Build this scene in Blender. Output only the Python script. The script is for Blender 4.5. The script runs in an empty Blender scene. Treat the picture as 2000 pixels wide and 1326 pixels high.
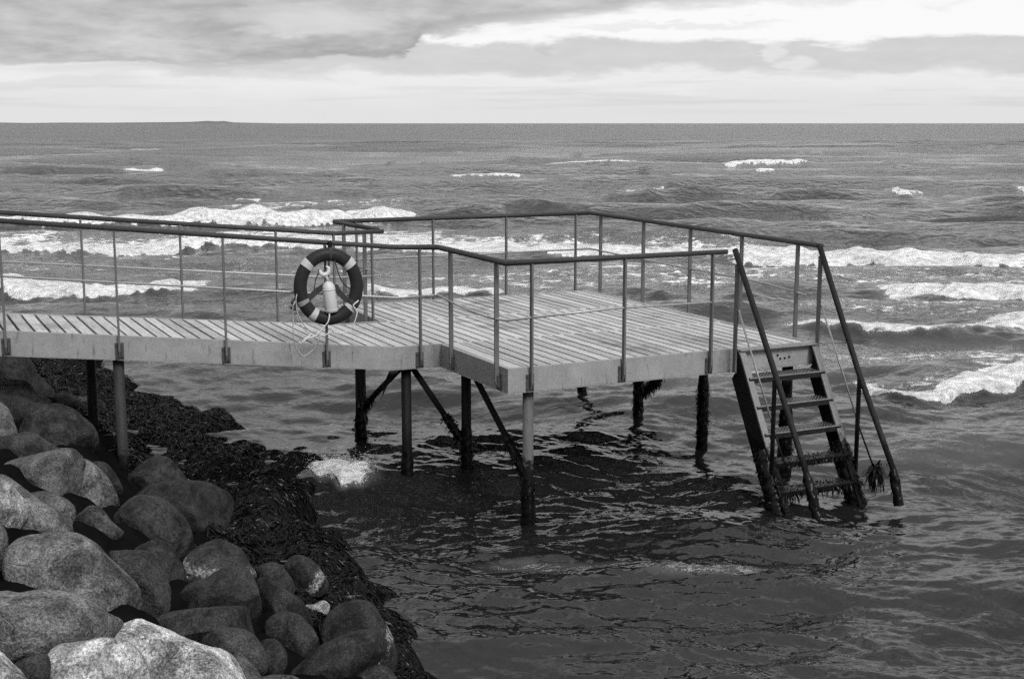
import bpy, bmesh, math, random
import numpy as np
from mathutils import Vector, Matrix

random.seed(7)
rng = np.random.default_rng(11)
SC = bpy.context.scene
COL = SC.collection
PI = math.pi
R = math.radians

# ------------------------------------------------------------------ camera
EYE = (0.0, 0.0, 4.012)                  # eye height above mean sea level
cam_d = bpy.data.cameras.new("camera")
cam = bpy.data.objects.new("camera", cam_d)
COL.objects.link(cam)
cam.location = EYE
cam.rotation_euler = (R(90 - 9.361), 0, 0)
cam_d.sensor_width = 36.0
cam_d.lens = 46.08
cam_d.clip_start = 0.1
cam_d.clip_end = 40000
SC.camera = cam

# ------------------------------------------------------------------ view
SC.view_settings.view_transform = 'Standard'
SC.view_settings.look = 'None'
SC.view_settings.gamma = 1.0
SC.view_settings.use_curve_mapping = False
SC.view_settings.exposure = EXPOSURE = 0.38
SC.cycles.max_bounces = 6
SC.cycles.use_denoising = False
SC.cycles.use_adaptive_sampling = True
SC.cycles.adaptive_threshold = 0.06

# ------------------------------------------------------------------ node helper
class NB:
    """Tiny helper that chains shader nodes of one tree."""
    def __init__(s, nt):
        s.nt = nt; s.n = nt.nodes; s.l = nt.links
    def node(s, t, **kw):
        n = s.n.new(t)
        for k, v in kw.items(): setattr(n, k, v)
        return n
    def put(s, sock, v):
        if v is None: return
        if hasattr(v, 'is_linked') or isinstance(v, bpy.types.NodeSocket): s.l.new(v, sock)
        else: sock.default_value = v
    def m(s, op, a, b=None, c=None, clamp=False):
        n = s.node('ShaderNodeMath', operation=op, use_clamp=clamp)
        s.put(n.inputs[0], a); s.put(n.inputs[1], b); s.put(n.inputs[2], c)
        return n.outputs[0]
    def step(s, x, a, b, lo=0.0, hi=1.0):
        n = s.node('ShaderNodeMapRange', interpolation_type='SMOOTHSTEP')
        s.put(n.inputs[0], x); s.put(n.inputs[1], a); s.put(n.inputs[2], b)
        n.inputs[3].default_value = lo; n.inputs[4].default_value = hi
        return n.outputs[0]
    def lin(s, x, a, b, lo=0.0, hi=1.0):
        n = s.node('ShaderNodeMapRange')
        s.put(n.inputs[0], x); s.put(n.inputs[1], a); s.put(n.inputs[2], b)
        n.inputs[3].default_value = lo; n.inputs[4].default_value = hi
        return n.outputs[0]
    def mix(s, f, a, b):
        # a + (b-a)*f on scalars
        return s.m('MULTIPLY_ADD', s.m('SUBTRACT', b, a), f, a)
    def noise(s, vec, scale, detail=3.0, rough=0.55, dist=0.0):
        n = s.node('ShaderNodeTexNoise')
        s.put(n.inputs['Vector'], vec); n.inputs['Scale'].default_value = scale
        n.inputs['Detail'].default_value = detail; n.inputs['Roughness'].default_value = rough
        n.inputs['Distortion'].default_value = dist
        return n.outputs[0]
    def scale(s, vec, xyz, loc=(0, 0, 0), rot=(0, 0, 0)):
        n = s.node('ShaderNodeMapping')
        s.put(n.inputs['Vector'], vec); n.inputs['Scale'].default_value = xyz
        n.inputs['Location'].default_value = loc; n.inputs['Rotation'].default_value = rot
        return n.outputs[0]
    def comb(s, x, y, z=0.0):
        n = s.node('ShaderNodeCombineXYZ'); s.put(n.inputs[0], x); s.put(n.inputs[1], y); s.put(n.inputs[2], z)
        return n.outputs[0]

# ------------------------------------------------------------------ world: broken overcast, greyscale film look
SUN_EL, SUN_ROT = 40.0, 150.0            # soft sun behind thin cloud, from the right and slightly behind the viewer
world = bpy.data.worlds.new("World")
SC.world = world
world.use_nodes = True
wn = NB(world.node_tree)
wn.n.clear()
tc = wn.node('ShaderNodeTexCoord').outputs['Generated']
sep = wn.node('ShaderNodeSeparateXYZ'); wn.l.new(tc, sep.inputs[0])
az = wn.m('ARCTAN2', sep.outputs[0], sep.outputs[1])
el = wn.m('ARCSINE', sep.outputs[2])
sky = wn.node('ShaderNodeTexSky', sky_type='NISHITA', sun_disc=False)
sky.sun_elevation = R(SUN_EL); sky.sun_rotation = R(SUN_ROT)
bw = wn.node('ShaderNodeRGBToBW'); wn.l.new(sky.outputs[0], bw.inputs[0])
# cloud field in azimuth / elevation, stretched sideways like real stratus
cv = wn.comb(az, wn.m('MULTIPLY', el, 3.6), 0.0)
n1 = wn.noise(cv, 9.0, 7.0, 0.56, 0.3)
n2 = wn.noise(wn.scale(cv, (1, 1, 1), (3.1, 1.7, 0)), 30.0, 6.0, 0.6, 0.2)
n3 = wn.noise(wn.scale(tc, (1, 1, 2.0)), 4.6, 6.0, 0.58, 0.5)
wob = wn.m('ADD', wn.m('MULTIPLY', wn.m('SUBTRACT', n1, 0.5), 0.040), wn.m('MULTIPLY', wn.m('SUBTRACT', n2, 0.5), 0.014))
e2 = wn.m('ADD', el, wob)
# lit band over the horizon
base = wn.mix(wn.step(e2, 0.012, 0.036), 0.76, 0.84)
n5 = wn.noise(wn.comb(az, wn.m('MULTIPLY', el, 22.0), 3.0), 5.0, 5.0, 0.55, 0.2)
base = wn.m('SUBTRACT', base, wn.m('MULTIPLY', wn.m('MULTIPLY', wn.step(n5, 0.48, 0.66), wn.step(el, 0.004, 0.014)), 0.085))
# grey middle layer (thin on the left, broad on the right)
lay_lo = wn.step(e2, 0.031, 0.040)
lay_hi = wn.step(e2, 0.056, 0.066, 1.0, 0.0)
lay = wn.m('MULTIPLY', lay_lo, lay_hi)
lay = wn.m('MULTIPLY', lay, wn.step(az, -0.34, -0.22, 0.15, 1.0))
lay_v = wn.mix(n2, 0.54, 0.70)
val = wn.mix(wn.m('MULTIPLY', lay, 0.95), base, lay_v)
# faint low streak on the left
stk = wn.m('MULTIPLY', wn.step(e2, 0.020, 0.025), wn.step(e2, 0.028, 0.033, 1.0, 0.0))
val = wn.mix(wn.m('MULTIPLY', wn.m('MULTIPLY', stk, wn.step(az, -0.30, -0.25, 1.0, 0.0)), 0.5), val, 0.66)
# bright gap
gap = wn.m('MULTIPLY', wn.step(e2, 0.057, 0.063), 1.0)
val = wn.mix(gap, val, 0.95)
# heavy bank: its underside runs level on the left and climbs to the right
edge = wn.lin(az, -0.09, 0.19, 0.060, 0.093)
edge = wn.mix(wn.step(wn.m('ADD', az, wn.m('MULTIPLY', wn.m('SUBTRACT', n2, 0.5), 0.05)), -0.086, -0.062), 0.043, edge)
bank_m = wn.mix(wn.step(az, -0.08, 0.0), wn.step(wn.m('SUBTRACT', e2, edge), -0.001, 0.0045), wn.step(wn.m('SUBTRACT', e2, edge), -0.006, 0.010))
bank_v = wn.mix(wn.step(n1, 0.35, 0.68), 0.42, 0.62)
bank_v = wn.mix(wn.step(n2, 0.3, 0.75), wn.m('SUBTRACT', bank_v, 0.05), wn.m('ADD', bank_v, 0.06))
bank_v = wn.m('SUBTRACT', bank_v, wn.m('MULTIPLY', wn.step(wn.m('SUBTRACT', e2, edge), 0.0, 0.016, 1.0, 0.0), 0.08))
val = wn.mix(bank_m, val, bank_v)
# torn scraps: a thin grey sheet in the top right, one dark and one white puff
top_r = wn.m('MULTIPLY', wn.step(wn.m('ADD', el, wn.m('MULTIPLY', wob, 1.6)), 0.083, 0.093), wn.step(az, 0.08, 0.16))
val = wn.mix(wn.m('MULTIPLY', top_r, 0.55), val, 0.70)
def puff(a, e, ra, re, v, k):
    global val
    da = wn.m('DIVIDE', wn.m('SUBTRACT', wn.m('ADD', az, wn.m('MULTIPLY', wn.m('SUBTRACT', n2, 0.5), 0.05)), a), ra)
    de = wn.m('DIVIDE', wn.m('SUBTRACT', wn.m('ADD', el, wn.m('MULTIPLY', wn.m('SUBTRACT', n2, 0.5), 0.022)), e), re)
    r = wn.m('ADD', wn.m('MULTIPLY', da, da), wn.m('MULTIPLY', de, de))
    val = wn.mix(wn.m('MULTIPLY', wn.step(r, 0.1, 1.6, 1.0, 0.0), k), val, v)
puff(0.208, 0.042, 0.013, 0.005, 0.88, 0.55)
puff(0.193, 0.052, 0.009, 0.007, 0.88, 0.5)
puff(0.025, 0.054, 0.007, 0.006, 0.55, 0.7)
puff(-0.155, 0.072, 0.05, 0.010, 0.74, 0.6)
puff(0.12, 0.071, 0.08, 0.003, 0.72, 0.5)
# the cloud deck above the picture, mottled and brightened overhead to add light from above
up_v = wn.mix(wn.step(n3, 0.36, 0.62), 0.42, 1.20)
val = wn.mix(wn.step(el, 0.13, 0.30), val, up_v)
val = wn.mix(wn.step(el, 0.45, 1.40), val, wn.m('ADD', wn.m('MULTIPLY', up_v, 0.4), 1.20))
# cover nine tenths of the clear sky
SKY_K = 0.10
skyv = wn.m('MULTIPLY', bw.outputs[0], SKY_K)
val = wn.mix(0.93, skyv, val)
bg = wn.node('ShaderNodeBackground'); wn.l.new(val, bg.inputs['Color']); bg.inputs['Strength'].default_value = 0.80
wo = wn.node('ShaderNodeOutputWorld'); wn.l.new(bg.outputs[0], wo.inputs['Surface'])

# ------------------------------------------------------------------ sun
sd = bpy.data.lights.new("sun", 'SUN'); sd.energy = 3.0; sd.angle = R(20); sd.color = (1, 1, 1)
sun = bpy.data.objects.new("sun", sd); COL.objects.link(sun)
# direction towards the sun: azimuth measured clockwise from +Y like the sky texture
sdir = Vector((math.sin(R(SUN_ROT)) * math.cos(R(SUN_EL)), math.cos(R(SUN_ROT)) * math.cos(R(SUN_EL)), math.sin(R(SUN_EL))))
sun.rotation_euler = sdir.to_track_quat('Z', 'Y').to_euler()

# ------------------------------------------------------------------ helpers
def link(o, parent=None):
    COL.objects.link(o)
    if parent is not None: o.parent = parent
    return o
def tag(o, label=None, cat=None, group=None, kind=None):
    if label: o['label'] = label
    if cat: o['category'] = cat
    if group: o['group'] = group
    if kind: o['kind'] = kind
    return o
def empty(name, loc=(0, 0, 0), parent=None):
    o = bpy.data.objects.new(name, None); o.location = loc; o.empty_display_size = 0.2
    return link(o, parent)
def arr_mesh(name, V, Fq, mat=None, parent=None, smooth=True, loc=(0, 0, 0)):
    """mesh object from numpy vertices and quads (or triangles)"""
    V = np.asarray(V, dtype=np.float32); Fq = np.asarray(Fq, dtype=np.int32)
    me = bpy.data.meshes.new(name)
    k = Fq.shape[1]
    me.vertices.add(len(V)); me.vertices.foreach_set('co', V.ravel())
    me.loops.add(Fq.size); me.loops.foreach_set('vertex_index', Fq.ravel())
    me.polygons.add(len(Fq)); me.polygons.foreach_set('loop_start', np.arange(0, Fq.size, k, dtype=np.int32))
    me.polygons.foreach_set('loop_total', np.full(len(Fq), k, dtype=np.int32))
    me.polygons.foreach_set('use_smooth', np.full(len(Fq), smooth, dtype=bool))
    me.update(calc_edges=True)
    if mat: me.materials.append(mat)
    o = bpy.data.objects.new(name, me); o.location = loc
    return link(o, parent)
class MB:
    """collects faces into one mesh"""
    def __init__(s): s.v = []; s.f = []; s.sm = []; s.c = []
    def add(s, vs, fs, smooth=False, col=0.5):
        b = len(s.v); s.v += [tuple(v) for v in vs]
        s.f += [tuple(i + b for i in f) for f in fs]; s.sm += [smooth] * len(fs); s.c += [col] * len(vs)
    def prism(s, top, thick, col=0.5):
        """top: list of 3-D points (counter-clockwise seen from above), extruded down"""
        n = len(top); bot = [(p[0], p[1], p[2] - thick) for p in top]
        s.add(list(top) + bot, [tuple(range(n)), tuple(range(2 * n - 1, n - 1, -1))] +
              [(i + n, (i + 1) % n + n, (i + 1) % n, i) for i in range(n)], False, col)
    def box(s, c, ax, ay, az_, hx, hy, hz, bev=0.0):
        c = Vector(c); ax = Vector(ax).normalized(); ay = Vector(ay).normalized(); az_ = Vector(az_).normalized()
        P = [c + ax * (sx * hx) + ay * (sy * hy) + az_ * (sz * hz) for sz in (-1, 1) for sy in (-1, 1) for sx in (-1, 1)]
        s.add(P, [(0, 2, 3, 1), (4, 5, 7, 6), (0, 1, 5, 4), (2, 6, 7, 3), (0, 4, 6, 2), (1, 3, 7, 5)])
    def tube(s, pts, r, n=12, cap=True):
        pts = [Vector(p) for p in pts]; m = len(pts)
        rr = r if isinstance(r, (list, tuple)) else [r] * m
        d0 = (pts[1] - pts[0]).normalized()
        up = Vector((0, 0, 1)) if abs(d0.z) < 0.9 else Vector((1, 0, 0))
        nx = d0.cross(up).normalized(); V = []
        for i, p in enumerate(pts):
            a = pts[max(i - 1, 0)]; b = pts[min(i + 1, m - 1)]
            d = (b - a).normalized()
            nx = (nx - d * nx.dot(d)).normalized(); ny = d.cross(nx)
            # keep the section true in a sharp bend
            k = 1.0
            if 0 < i < m - 1:
                c = (pts[i] - a).normalized().dot((b - pts[i]).normalized()); k = 1 / max(0.6, math.sqrt(max(0.0, (1 + c) / 2)))
            for j in range(n):
                t = 2 * PI * j / n
                V.append(p + (nx * math.cos(t) + ny * math.sin(t)) * rr[i] * (k if k < 1.15 else 1.15))
        F = [(i * n + j, i * n + (j + 1) % n, (i + 1) * n + (j + 1) % n, (i + 1) * n + j) for i in range(m - 1) for j in range(n)]
        s.add(V, F, True)
        if cap:
            b = len(s.v) - len(V)
            s.f.append(tuple(b + j for j in reversed(range(n)))); s.sm.append(False)
            s.f.append(tuple(b + (m - 1) * n + j for j in range(n))); s.sm.append(False)
    def build(s, name, mat, parent=None, loc=(0, 0, 0), bevel=0.0, colattr=False):
        me = bpy.data.meshes.new(name)
        L = Vector(loc)
        me.from_pydata([tuple(Vector(v) - L) for v in s.v], [], s.f)
        me.polygons.foreach_set('use_smooth', s.sm)
        if colattr:
            a = me.attributes.new('board', 'FLOAT', 'POINT'); a.data.foreach_set('value', s.c)
        bm = bmesh.new(); bm.from_mesh(me)
        bmesh.ops.recalc_face_normals(bm, faces=bm.faces)
        bm.to_mesh(me); bm.free()
        me.materials.append(mat); me.update()
        o = bpy.data.objects.new(name, me); o.location = loc
        link(o, parent)
        if bevel:
            b = o.modifiers.new('bevel', 'BEVEL'); b.width = bevel; b.segments = 2; b.limit_method = 'ANGLE'; b.angle_limit = R(40)
        return o

# ------------------------------------------------------------------ materials (greyscale: the photograph is black and white film)
def new_mat(name):
    m = bpy.data.materials.new(name); m.use_nodes = True
    b = NB(m.node_tree); b.n.clear()
    out = b.node('ShaderNodeOutputMaterial'); p = b.node('ShaderNodeBsdfPrincipled')
    b.l.new(p.outputs[0], out.inputs[0]); p.inputs['IOR'].default_value = 1.45
    return m, b, p
def grey(b, v):
    return b.comb(v, v, v)
def bump(b, p, h, strength, dist=0.01):
    n = b.node('ShaderNodeBump'); b.put(n.inputs['Height'], h); n.inputs['Strength'].default_value = strength
    n.inputs['Distance'].default_value = dist
    b.l.new(n.outputs[0], p.inputs['Normal']); return n
def objc(b): return b.node('ShaderNodeTexCoord').outputs['Object']
def geo(b): return b.node('ShaderNodeNewGeometry').outputs['Position']

def mat_metal(name, alb, var=0.25, rough=0.45, metal=0.0, stain=0.4, fine=0.3):
    m, b, p = new_mat(name); p.inputs['Specular IOR Level'].default_value = min(.5, alb * 2.2); g = geo(b)
    a = b.noise(g, 5.0, 5, 0.6); c = b.noise(g, 90.0, 2, 0.7); st = b.noise(b.scale(g, (9, 9, 1.3)), 3.0, 4, 0.6)
    v = b.m('MULTIPLY', b.mix(a, 1 - var, 1 + var), alb)
    v = b.m('MULTIPLY', v, b.mix(c, 1 - fine, 1 + fine))
    v = b.m('MULTIPLY', v, b.step(st, 0.58, 0.72, 1.0, 1 - stain))
    b.put(p.inputs['Base Color'], grey(b, v)); b.put(p.inputs['Roughness'], b.mix(a, rough - 0.1, rough + 0.12))
    p.inputs['Metallic'].default_value = metal
    bump(b, p, c, 0.15, 0.002)
    return m
M = {}
M['galv'] = mat_metal('galvanised_steel', 0.180, 0.36, 0.5, 0.0, 0.45, 0.55)
M['galv_dark'] = mat_metal('weathered_steel', 0.05, 0.3, 0.42, 0.0, 0.5)
M['rail'] = mat_metal('handrail_steel', 0.034, 0.3, 0.34, 0.0, 0.2, 0.5)
M['post'] = mat_metal('post_steel', 0.085, 0.3, 0.42, 0.0, 0.3, 0.4)
M['bright'] = mat_metal('thin_rail_steel', 0.22, 0.2, 0.3, 0.2, 0.3)
M['black'] = mat_metal('blackened_steel', 0.010, 0.4, 0.6, 0.0, 0.3)
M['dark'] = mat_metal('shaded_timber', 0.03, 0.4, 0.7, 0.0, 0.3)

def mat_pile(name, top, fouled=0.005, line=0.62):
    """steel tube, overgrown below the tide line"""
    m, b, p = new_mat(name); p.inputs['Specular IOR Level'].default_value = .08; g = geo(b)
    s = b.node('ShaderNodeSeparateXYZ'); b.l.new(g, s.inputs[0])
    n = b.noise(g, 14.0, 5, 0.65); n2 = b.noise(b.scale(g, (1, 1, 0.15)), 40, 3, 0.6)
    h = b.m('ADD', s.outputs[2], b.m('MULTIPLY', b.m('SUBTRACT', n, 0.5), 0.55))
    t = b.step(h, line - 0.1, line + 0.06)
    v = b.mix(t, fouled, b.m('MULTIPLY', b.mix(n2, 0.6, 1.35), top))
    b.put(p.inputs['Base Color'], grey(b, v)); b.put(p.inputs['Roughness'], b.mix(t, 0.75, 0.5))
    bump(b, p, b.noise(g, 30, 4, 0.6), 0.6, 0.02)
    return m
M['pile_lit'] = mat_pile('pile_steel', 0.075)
M['pile_mid'] = mat_pile('pile_steel_mid', 0.028)  # middle tone of the pile steel
M['pile'] = mat_pile('pile_steel_shaded', 0.009)  # same steel, with the shade under the deck put into a near-black colour
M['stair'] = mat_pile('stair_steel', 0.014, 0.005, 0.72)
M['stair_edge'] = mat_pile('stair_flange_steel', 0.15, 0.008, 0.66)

def mat_deck():
    m, b, p = new_mat('weathered_decking'); g = geo(b)
    at = b.node('ShaderNodeAttribute', attribute_name='board').outputs['Fac']
    rot = (0, 0, -R(25.95))
    gl = b.scale(g, (1, 1, 1), (0, 0, 0), rot)
    grain = b.noise(b.scale(gl, (60, 2.2, 10)), 1.0, 5, 0.65)
    blot = b.noise(g, 1.4, 5, 0.62, 0.4); spk = b.noise(g, 120, 2, 0.7)
    v = b.m('MULTIPLY', b.mix(at, 0.22, 0.35), b.mix(b.step(grain, .3, .7), 0.74, 1.18))
    v = b.m('MULTIPLY', v, b.mix(b.step(spk, 0.50, 0.68), 1.08, 0.55))
    v = b.m('MULTIPLY', v, b.step(blot, 0.52, 0.68, 1.0, 0.55))
    b.put(p.inputs['Base Color'], grey(b, v)); p.inputs['Roughness'].default_value = 0.62
    bump(b, p, grain, 0.5, 0.004)
    return m
M['deck'] = mat_deck()

def mat_rock(name, patch=0, fine=0.95, cracks=0.8):
    m, b, p = new_mat(name); o = objc(b)
    info = b.node('ShaderNodeObjectInfo')
    alb = b.node('ShaderNodeRGBToBW'); b.l.new(info.outputs['Color'], alb.inputs[0]); alb = alb.outputs[0]
    rnd = info.outputs['Random']
    off = b.node('ShaderNodeVectorMath', operation='ADD'); b.l.new(o, off.inputs[0])
    b.l.new(b.comb(b.m('MULTIPLY', rnd, 13.0), b.m('MULTIPLY', rnd, 7.0), rnd), off.inputs[1]); o2 = off.outputs[0]
    big = b.noise(o2, 4.5, 6, 0.62, 0.8); mid = b.noise(o2, 22, 4, 0.7, 0.5); f1 = b.noise(o2, 75, 3, 0.75); f2 = b.noise(o2, 160, 2, 0.8)
    vein = b.noise(b.scale(o2, (1, 2.4, 1.6)), 2.2, 5, 0.55, 1.0)
    vein = b.m('ABSOLUTE', b.m('SUBTRACT', vein, 0.5))
    v = b.m('MULTIPLY', alb, b.mix(b.step(big, .3, .7), 0.38, 1.6))
    v = b.m('MULTIPLY', v, b.mix(b.step(mid, 0.3, 0.7), 0.72, 1.28))
    sp = b.m('ADD', b.m('MULTIPLY', f1, 0.6), b.m('MULTIPLY', f2, 0.4))
    v = b.m('MULTIPLY', v, b.step(sp, 0.36, 0.64, 1 - fine * 0.75, 1 + fine * 0.95))
    v = b.m('MULTIPLY', v, b.step(vein, 0.0, 0.014, 1 - cracks * 0.7, 1.0))
    v = b.m('ADD', v, b.m('MULTIPLY', b.step(vein, 0.018, 0.035, 1.0, 0.0), b.m('MULTIPLY', b.step(big, 0.45, 0.6), b.m('MULTIPLY', alb, 0.5))))
    if patch:
        # white salt / lichen band lying across the stone
        s = b.node('ShaderNodeSeparateXYZ'); b.l.new(b.scale(o, (1, 1, 1), (0, 0, 0), (0, R(-10 if patch == 1 else 52), 0)), s.inputs[0])
        zz = b.m('ADD', s.outputs[2], b.m('MULTIPLY', b.m('SUBTRACT', mid, 0.5), 0.16))
        c0 = 0.215 if patch == 1 else 0.01
        band = b.m('MULTIPLY', b.step(zz, c0 - 0.05, c0 - 0.03), b.step(zz, c0 + 0.03, c0 + 0.055, 1.0, 0.0))
        band = b.m('MULTIPLY', band, b.m('MULTIPLY', b.step(b.noise(o2, 60, 5, 0.85), 0.40, 0.66), b.step(b.noise(o2, 9, 4, 0.7), 0.36, 0.60)))
        v = b.mix(b.m('MULTIPLY', band, 0.95), v, 0.36)
    b.put(p.inputs['Base Color'], grey(b, v)); p.inputs['Roughness'].default_value = 0.72
    p.inputs['Specular IOR Level'].default_value = 0.12
    h = b.m('ADD', b.m('MULTIPLY', mid, 0.8), b.m('ADD', b.m('MULTIPLY', f1, 0.22), b.m('MULTIPLY', b.step(vein, 0.0, 0.03), 0.22)))
    bump(b, p, h, 0.6, 0.02)
    return m
M['rock'] = mat_rock('granite')
M['rock_band'] = mat_rock('granite_lichen_band', 1)
M['rock_salt'] = mat_rock('granite_salt_patch', 2)

def mat_plain(name, v, rough=0.5, var=0.2, sc=30, bs=0.2):
    m, b, p = new_mat(name); p.inputs['Specular IOR Level'].default_value = min(.5, .06 + v * 1.5); o = geo(b); n = b.noise(o, sc, 4, 0.6)
    b.put(p.inputs['Base Color'], grey(b, b.m('MULTIPLY', b.mix(n, 1 - var, 1 + var), v))); p.inputs['Roughness'].default_value = rough
    bump(b, p, n, bs, 0.005); return m
M['ring'] = mat_plain('buoy_shell', 0.017, 0.42, 0.45, 40)
M['tape'] = mat_plain('reflective_tape', 0.30, 0.4, 0.25, 60)
M['web'] = mat_plain('webbing', 0.03, 0.8)
M['web_light'] = mat_plain('webbing_patch', 0.16, 0.8)
M['rope'] = mat_plain('rope', 0.42, 0.8, 0.3, 90)
M['rope_dark'] = mat_plain('rope_weathered', 0.22, 0.8, 0.5, 60)
M['float'] = mat_plain('float_plastic', 0.36, 0.5, 0.30, 90, 0.5)
M['weed'] = mat_plain('wet_seaweed', 0.0030, 0.33, 0.8, 9, 0.3)
M['weed'].node_tree.nodes['Principled BSDF'].inputs['Specular IOR Level'].default_value = 0.15
M['shore'] = mat_plain('wet_shore', 0.004, 0.6, 0.6, 9, 0.9)
M['shore'].node_tree.nodes['Principled BSDF'].inputs['Specular IOR Level'].default_value = 0.0
M['land'] = mat_plain('far_land', 0.10, 0.9)

# ================================================================== THE PIER
ZD = 1.60                                # deck height above the water
P0 = np.array([-0.04, 12.80]); U = np.array([0.89915, 0.43764]); N = np.array([-0.43764, 0.89915])
U3 = Vector((U[0], U[1], 0)); N3 = Vector((N[0], N[1], 0)); Z3 = Vector((0, 0, 1))
def W(a, b, z):
    """platform coordinates (along the front edge, towards the sea, height over the deck) to world"""
    q = P0 + a * U + b * N
    return Vector((q[0], q[1], ZD + z))
LU, LV = 3.80, 5.15
pier = tag(empty('bathing_pier', tuple(W(0, 0, -ZD))),
           'grey plank bathing pier on steel piles with railings and a staircase into the sea', 'pier')
PL = pier.location.copy()
def part(mb, name, mat, parent=None, **kw):
    """child of the pier; its mesh stays in world coordinates through its own offset"""
    par = parent or pier
    o = mb.build(name, mat, None, **kw)
    o.parent = par
    off = Vector((0, 0, 0)); q = par
    while q is not None: off += q.location; q = q.parent
    o.location = o.location - off
    return o

# plan of the walkway (world xy, height of its surface above the deck)
RN0, RN1 = Vector((-1.276, 14.083, ZD)), Vector((-5.073, 12.828, ZD + .38))     # near edge
RF0, RF1 = Vector((-2.125, 15.783, ZD)), Vector((-5.622, 14.247, ZD + .36))     # far edge
EXT = 1.85                                                                       # goes on past the left of the photo
def near(t): return RN0 + (RN1 - RN0) * t
def far(t): return RF0 + (RF1 - RF0) * t

# --- deck boards
PITCH, GAP = 0.1455, 0.029
TRIM = 0.055
def boards(mb, u0, u1, v0, v1, shift=0.0):
    a = u0 - (shift % PITCH)
    while a < u1:
        x0, x1 = max(a, u0), min(a + PITCH - GAP, u1)
        if x1 - x0 > 0.012:
            dz = random.uniform(-.002, .002)
            mb.prism([W(x0, v0, dz), W(x1, v0, dz), W(x1, v1, dz), W(x0, v1, dz)], 0.034, random.random())
        a += PITCH
mb = MB()
# first board beside the left rim is set off by a narrow strip
for (v0, v1, sh) in ((TRIM, 1.70, 0.03), (1.725, 3.485, 0.10), (3.51, LV - TRIM, 0.05)):
    u0 = TRIM
    if v0 < 1:
        mb.prism([W(TRIM, v0, 0), W(0.19, v0, 0), W(0.19, v1, 0), W(TRIM, v1, 0)], .034, .6)
        mb.prism([W(0.215, v0, 0), W(0.245, v0, 0), W(0.245, v1, 0), W(0.215, v1, 0)], .034, .9)
        u0 = 0.262
    if 1 < v0 < 2: u0 = -0.56
    boards(mb, u0, LU - TRIM, v0, v1, sh)
for v in (1.7125, 3.4975):
    mb.prism([W(0.0, v - .009, .0005), W(LU - TRIM, v - .009, .0005), W(LU - TRIM, v + .009, .0005), W(0.0, v + .009, .0005)], .03, .9)
part(mb, 'platform_deck', M['deck'], colattr=True)

# --- walkway boards, laid in the same direction as those of the platform
mb = MB()
def uco(p): return float((np.array([p[0], p[1]]) - P0) @ U)
def line_at(A, B, uu):
    ua, ub = uco(A), uco(B); t = (uu - ua) / (ub - ua); return A + (B - A) * t, t
a = -0.56
while a > -8.6:
    x1, x0 = a, a - PITCH + GAP
    dz = Vector((0, 0, random.uniform(-.002, .002)))
    n0, _ = line_at(RN0, RN1, x0); n1, _ = line_at(RN0, RN1, x1); f0, _ = line_at(RF0, RF1, x0); f1, _ = line_at(RF0, RF1, x1)
    inn = N3 * 0.05
    mb.prism([n0 + inn + dz, n1 + inn + dz, f1 - inn + dz, f0 - inn + dz], .034, random.random())
    a -= PITCH
part(mb, 'walkway_deck', M['deck'], colattr=True)

# --- fascia beams round the rim: mitred steel channels
outer = [near(EXT), near(0), W(-.02, 1.67, 0), W(0, 0, 0), W(LU, 0, 0), W(LU, LV, 0), W(0, LV, 0), W(-.02, 3.60, 0), far(0), far(EXT)]
HB = 0.242; TB = 0.05
def inset(i, d):
    p = outer[i]; ds = []
    if i > 0: ds.append((p - outer[i - 1]).xy.normalized())
    if i < len(outer) - 1: ds.append((outer[i + 1] - p).xy.normalized())
    nrm = [Vector((-q.y, q.x)) for q in ds]
    b = sum(nrm, Vector((0, 0))).normalized(); k = d / max(.35, b.dot(nrm[0]))
    return Vector((p.x + b.x * k, p.y + b.y * k, p.z))
for i in range(len(outer) - 1):
    mb = MB(); A, B = outer[i], outer[i + 1]; a2, b2 = inset(i, TB), inset(i + 1, TB)
    up = Vector((0, 0, .003 + .0006 * (i % 2)))
    mb.prism([A + up, B + up, b2 + up, a2 + up], HB)
    # lower flange turned out by a few millimetres, reads as the dark line under the beam
    dn = Vector((0, 0, -HB + .003 - .0015))
    A3, B3 = inset(i, -.006), inset(i + 1, -.006); a3, b3 = inset(i, .09), inset(i + 1, .09)
    mb.prism([A3 + dn, B3 + dn, b3 + dn, a3 + dn], .009)
    part(mb, 'fascia_beam', M['galv'])

# --- dark joists under the boards
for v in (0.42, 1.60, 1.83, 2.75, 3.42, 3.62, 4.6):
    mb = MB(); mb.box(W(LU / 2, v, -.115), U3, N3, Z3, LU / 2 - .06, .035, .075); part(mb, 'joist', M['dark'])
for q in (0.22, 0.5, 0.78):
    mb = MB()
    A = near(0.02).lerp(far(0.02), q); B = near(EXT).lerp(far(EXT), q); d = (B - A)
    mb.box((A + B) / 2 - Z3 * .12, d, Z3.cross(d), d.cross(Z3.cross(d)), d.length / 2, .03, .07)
    part(mb, 'joist', M['dark'])

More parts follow.
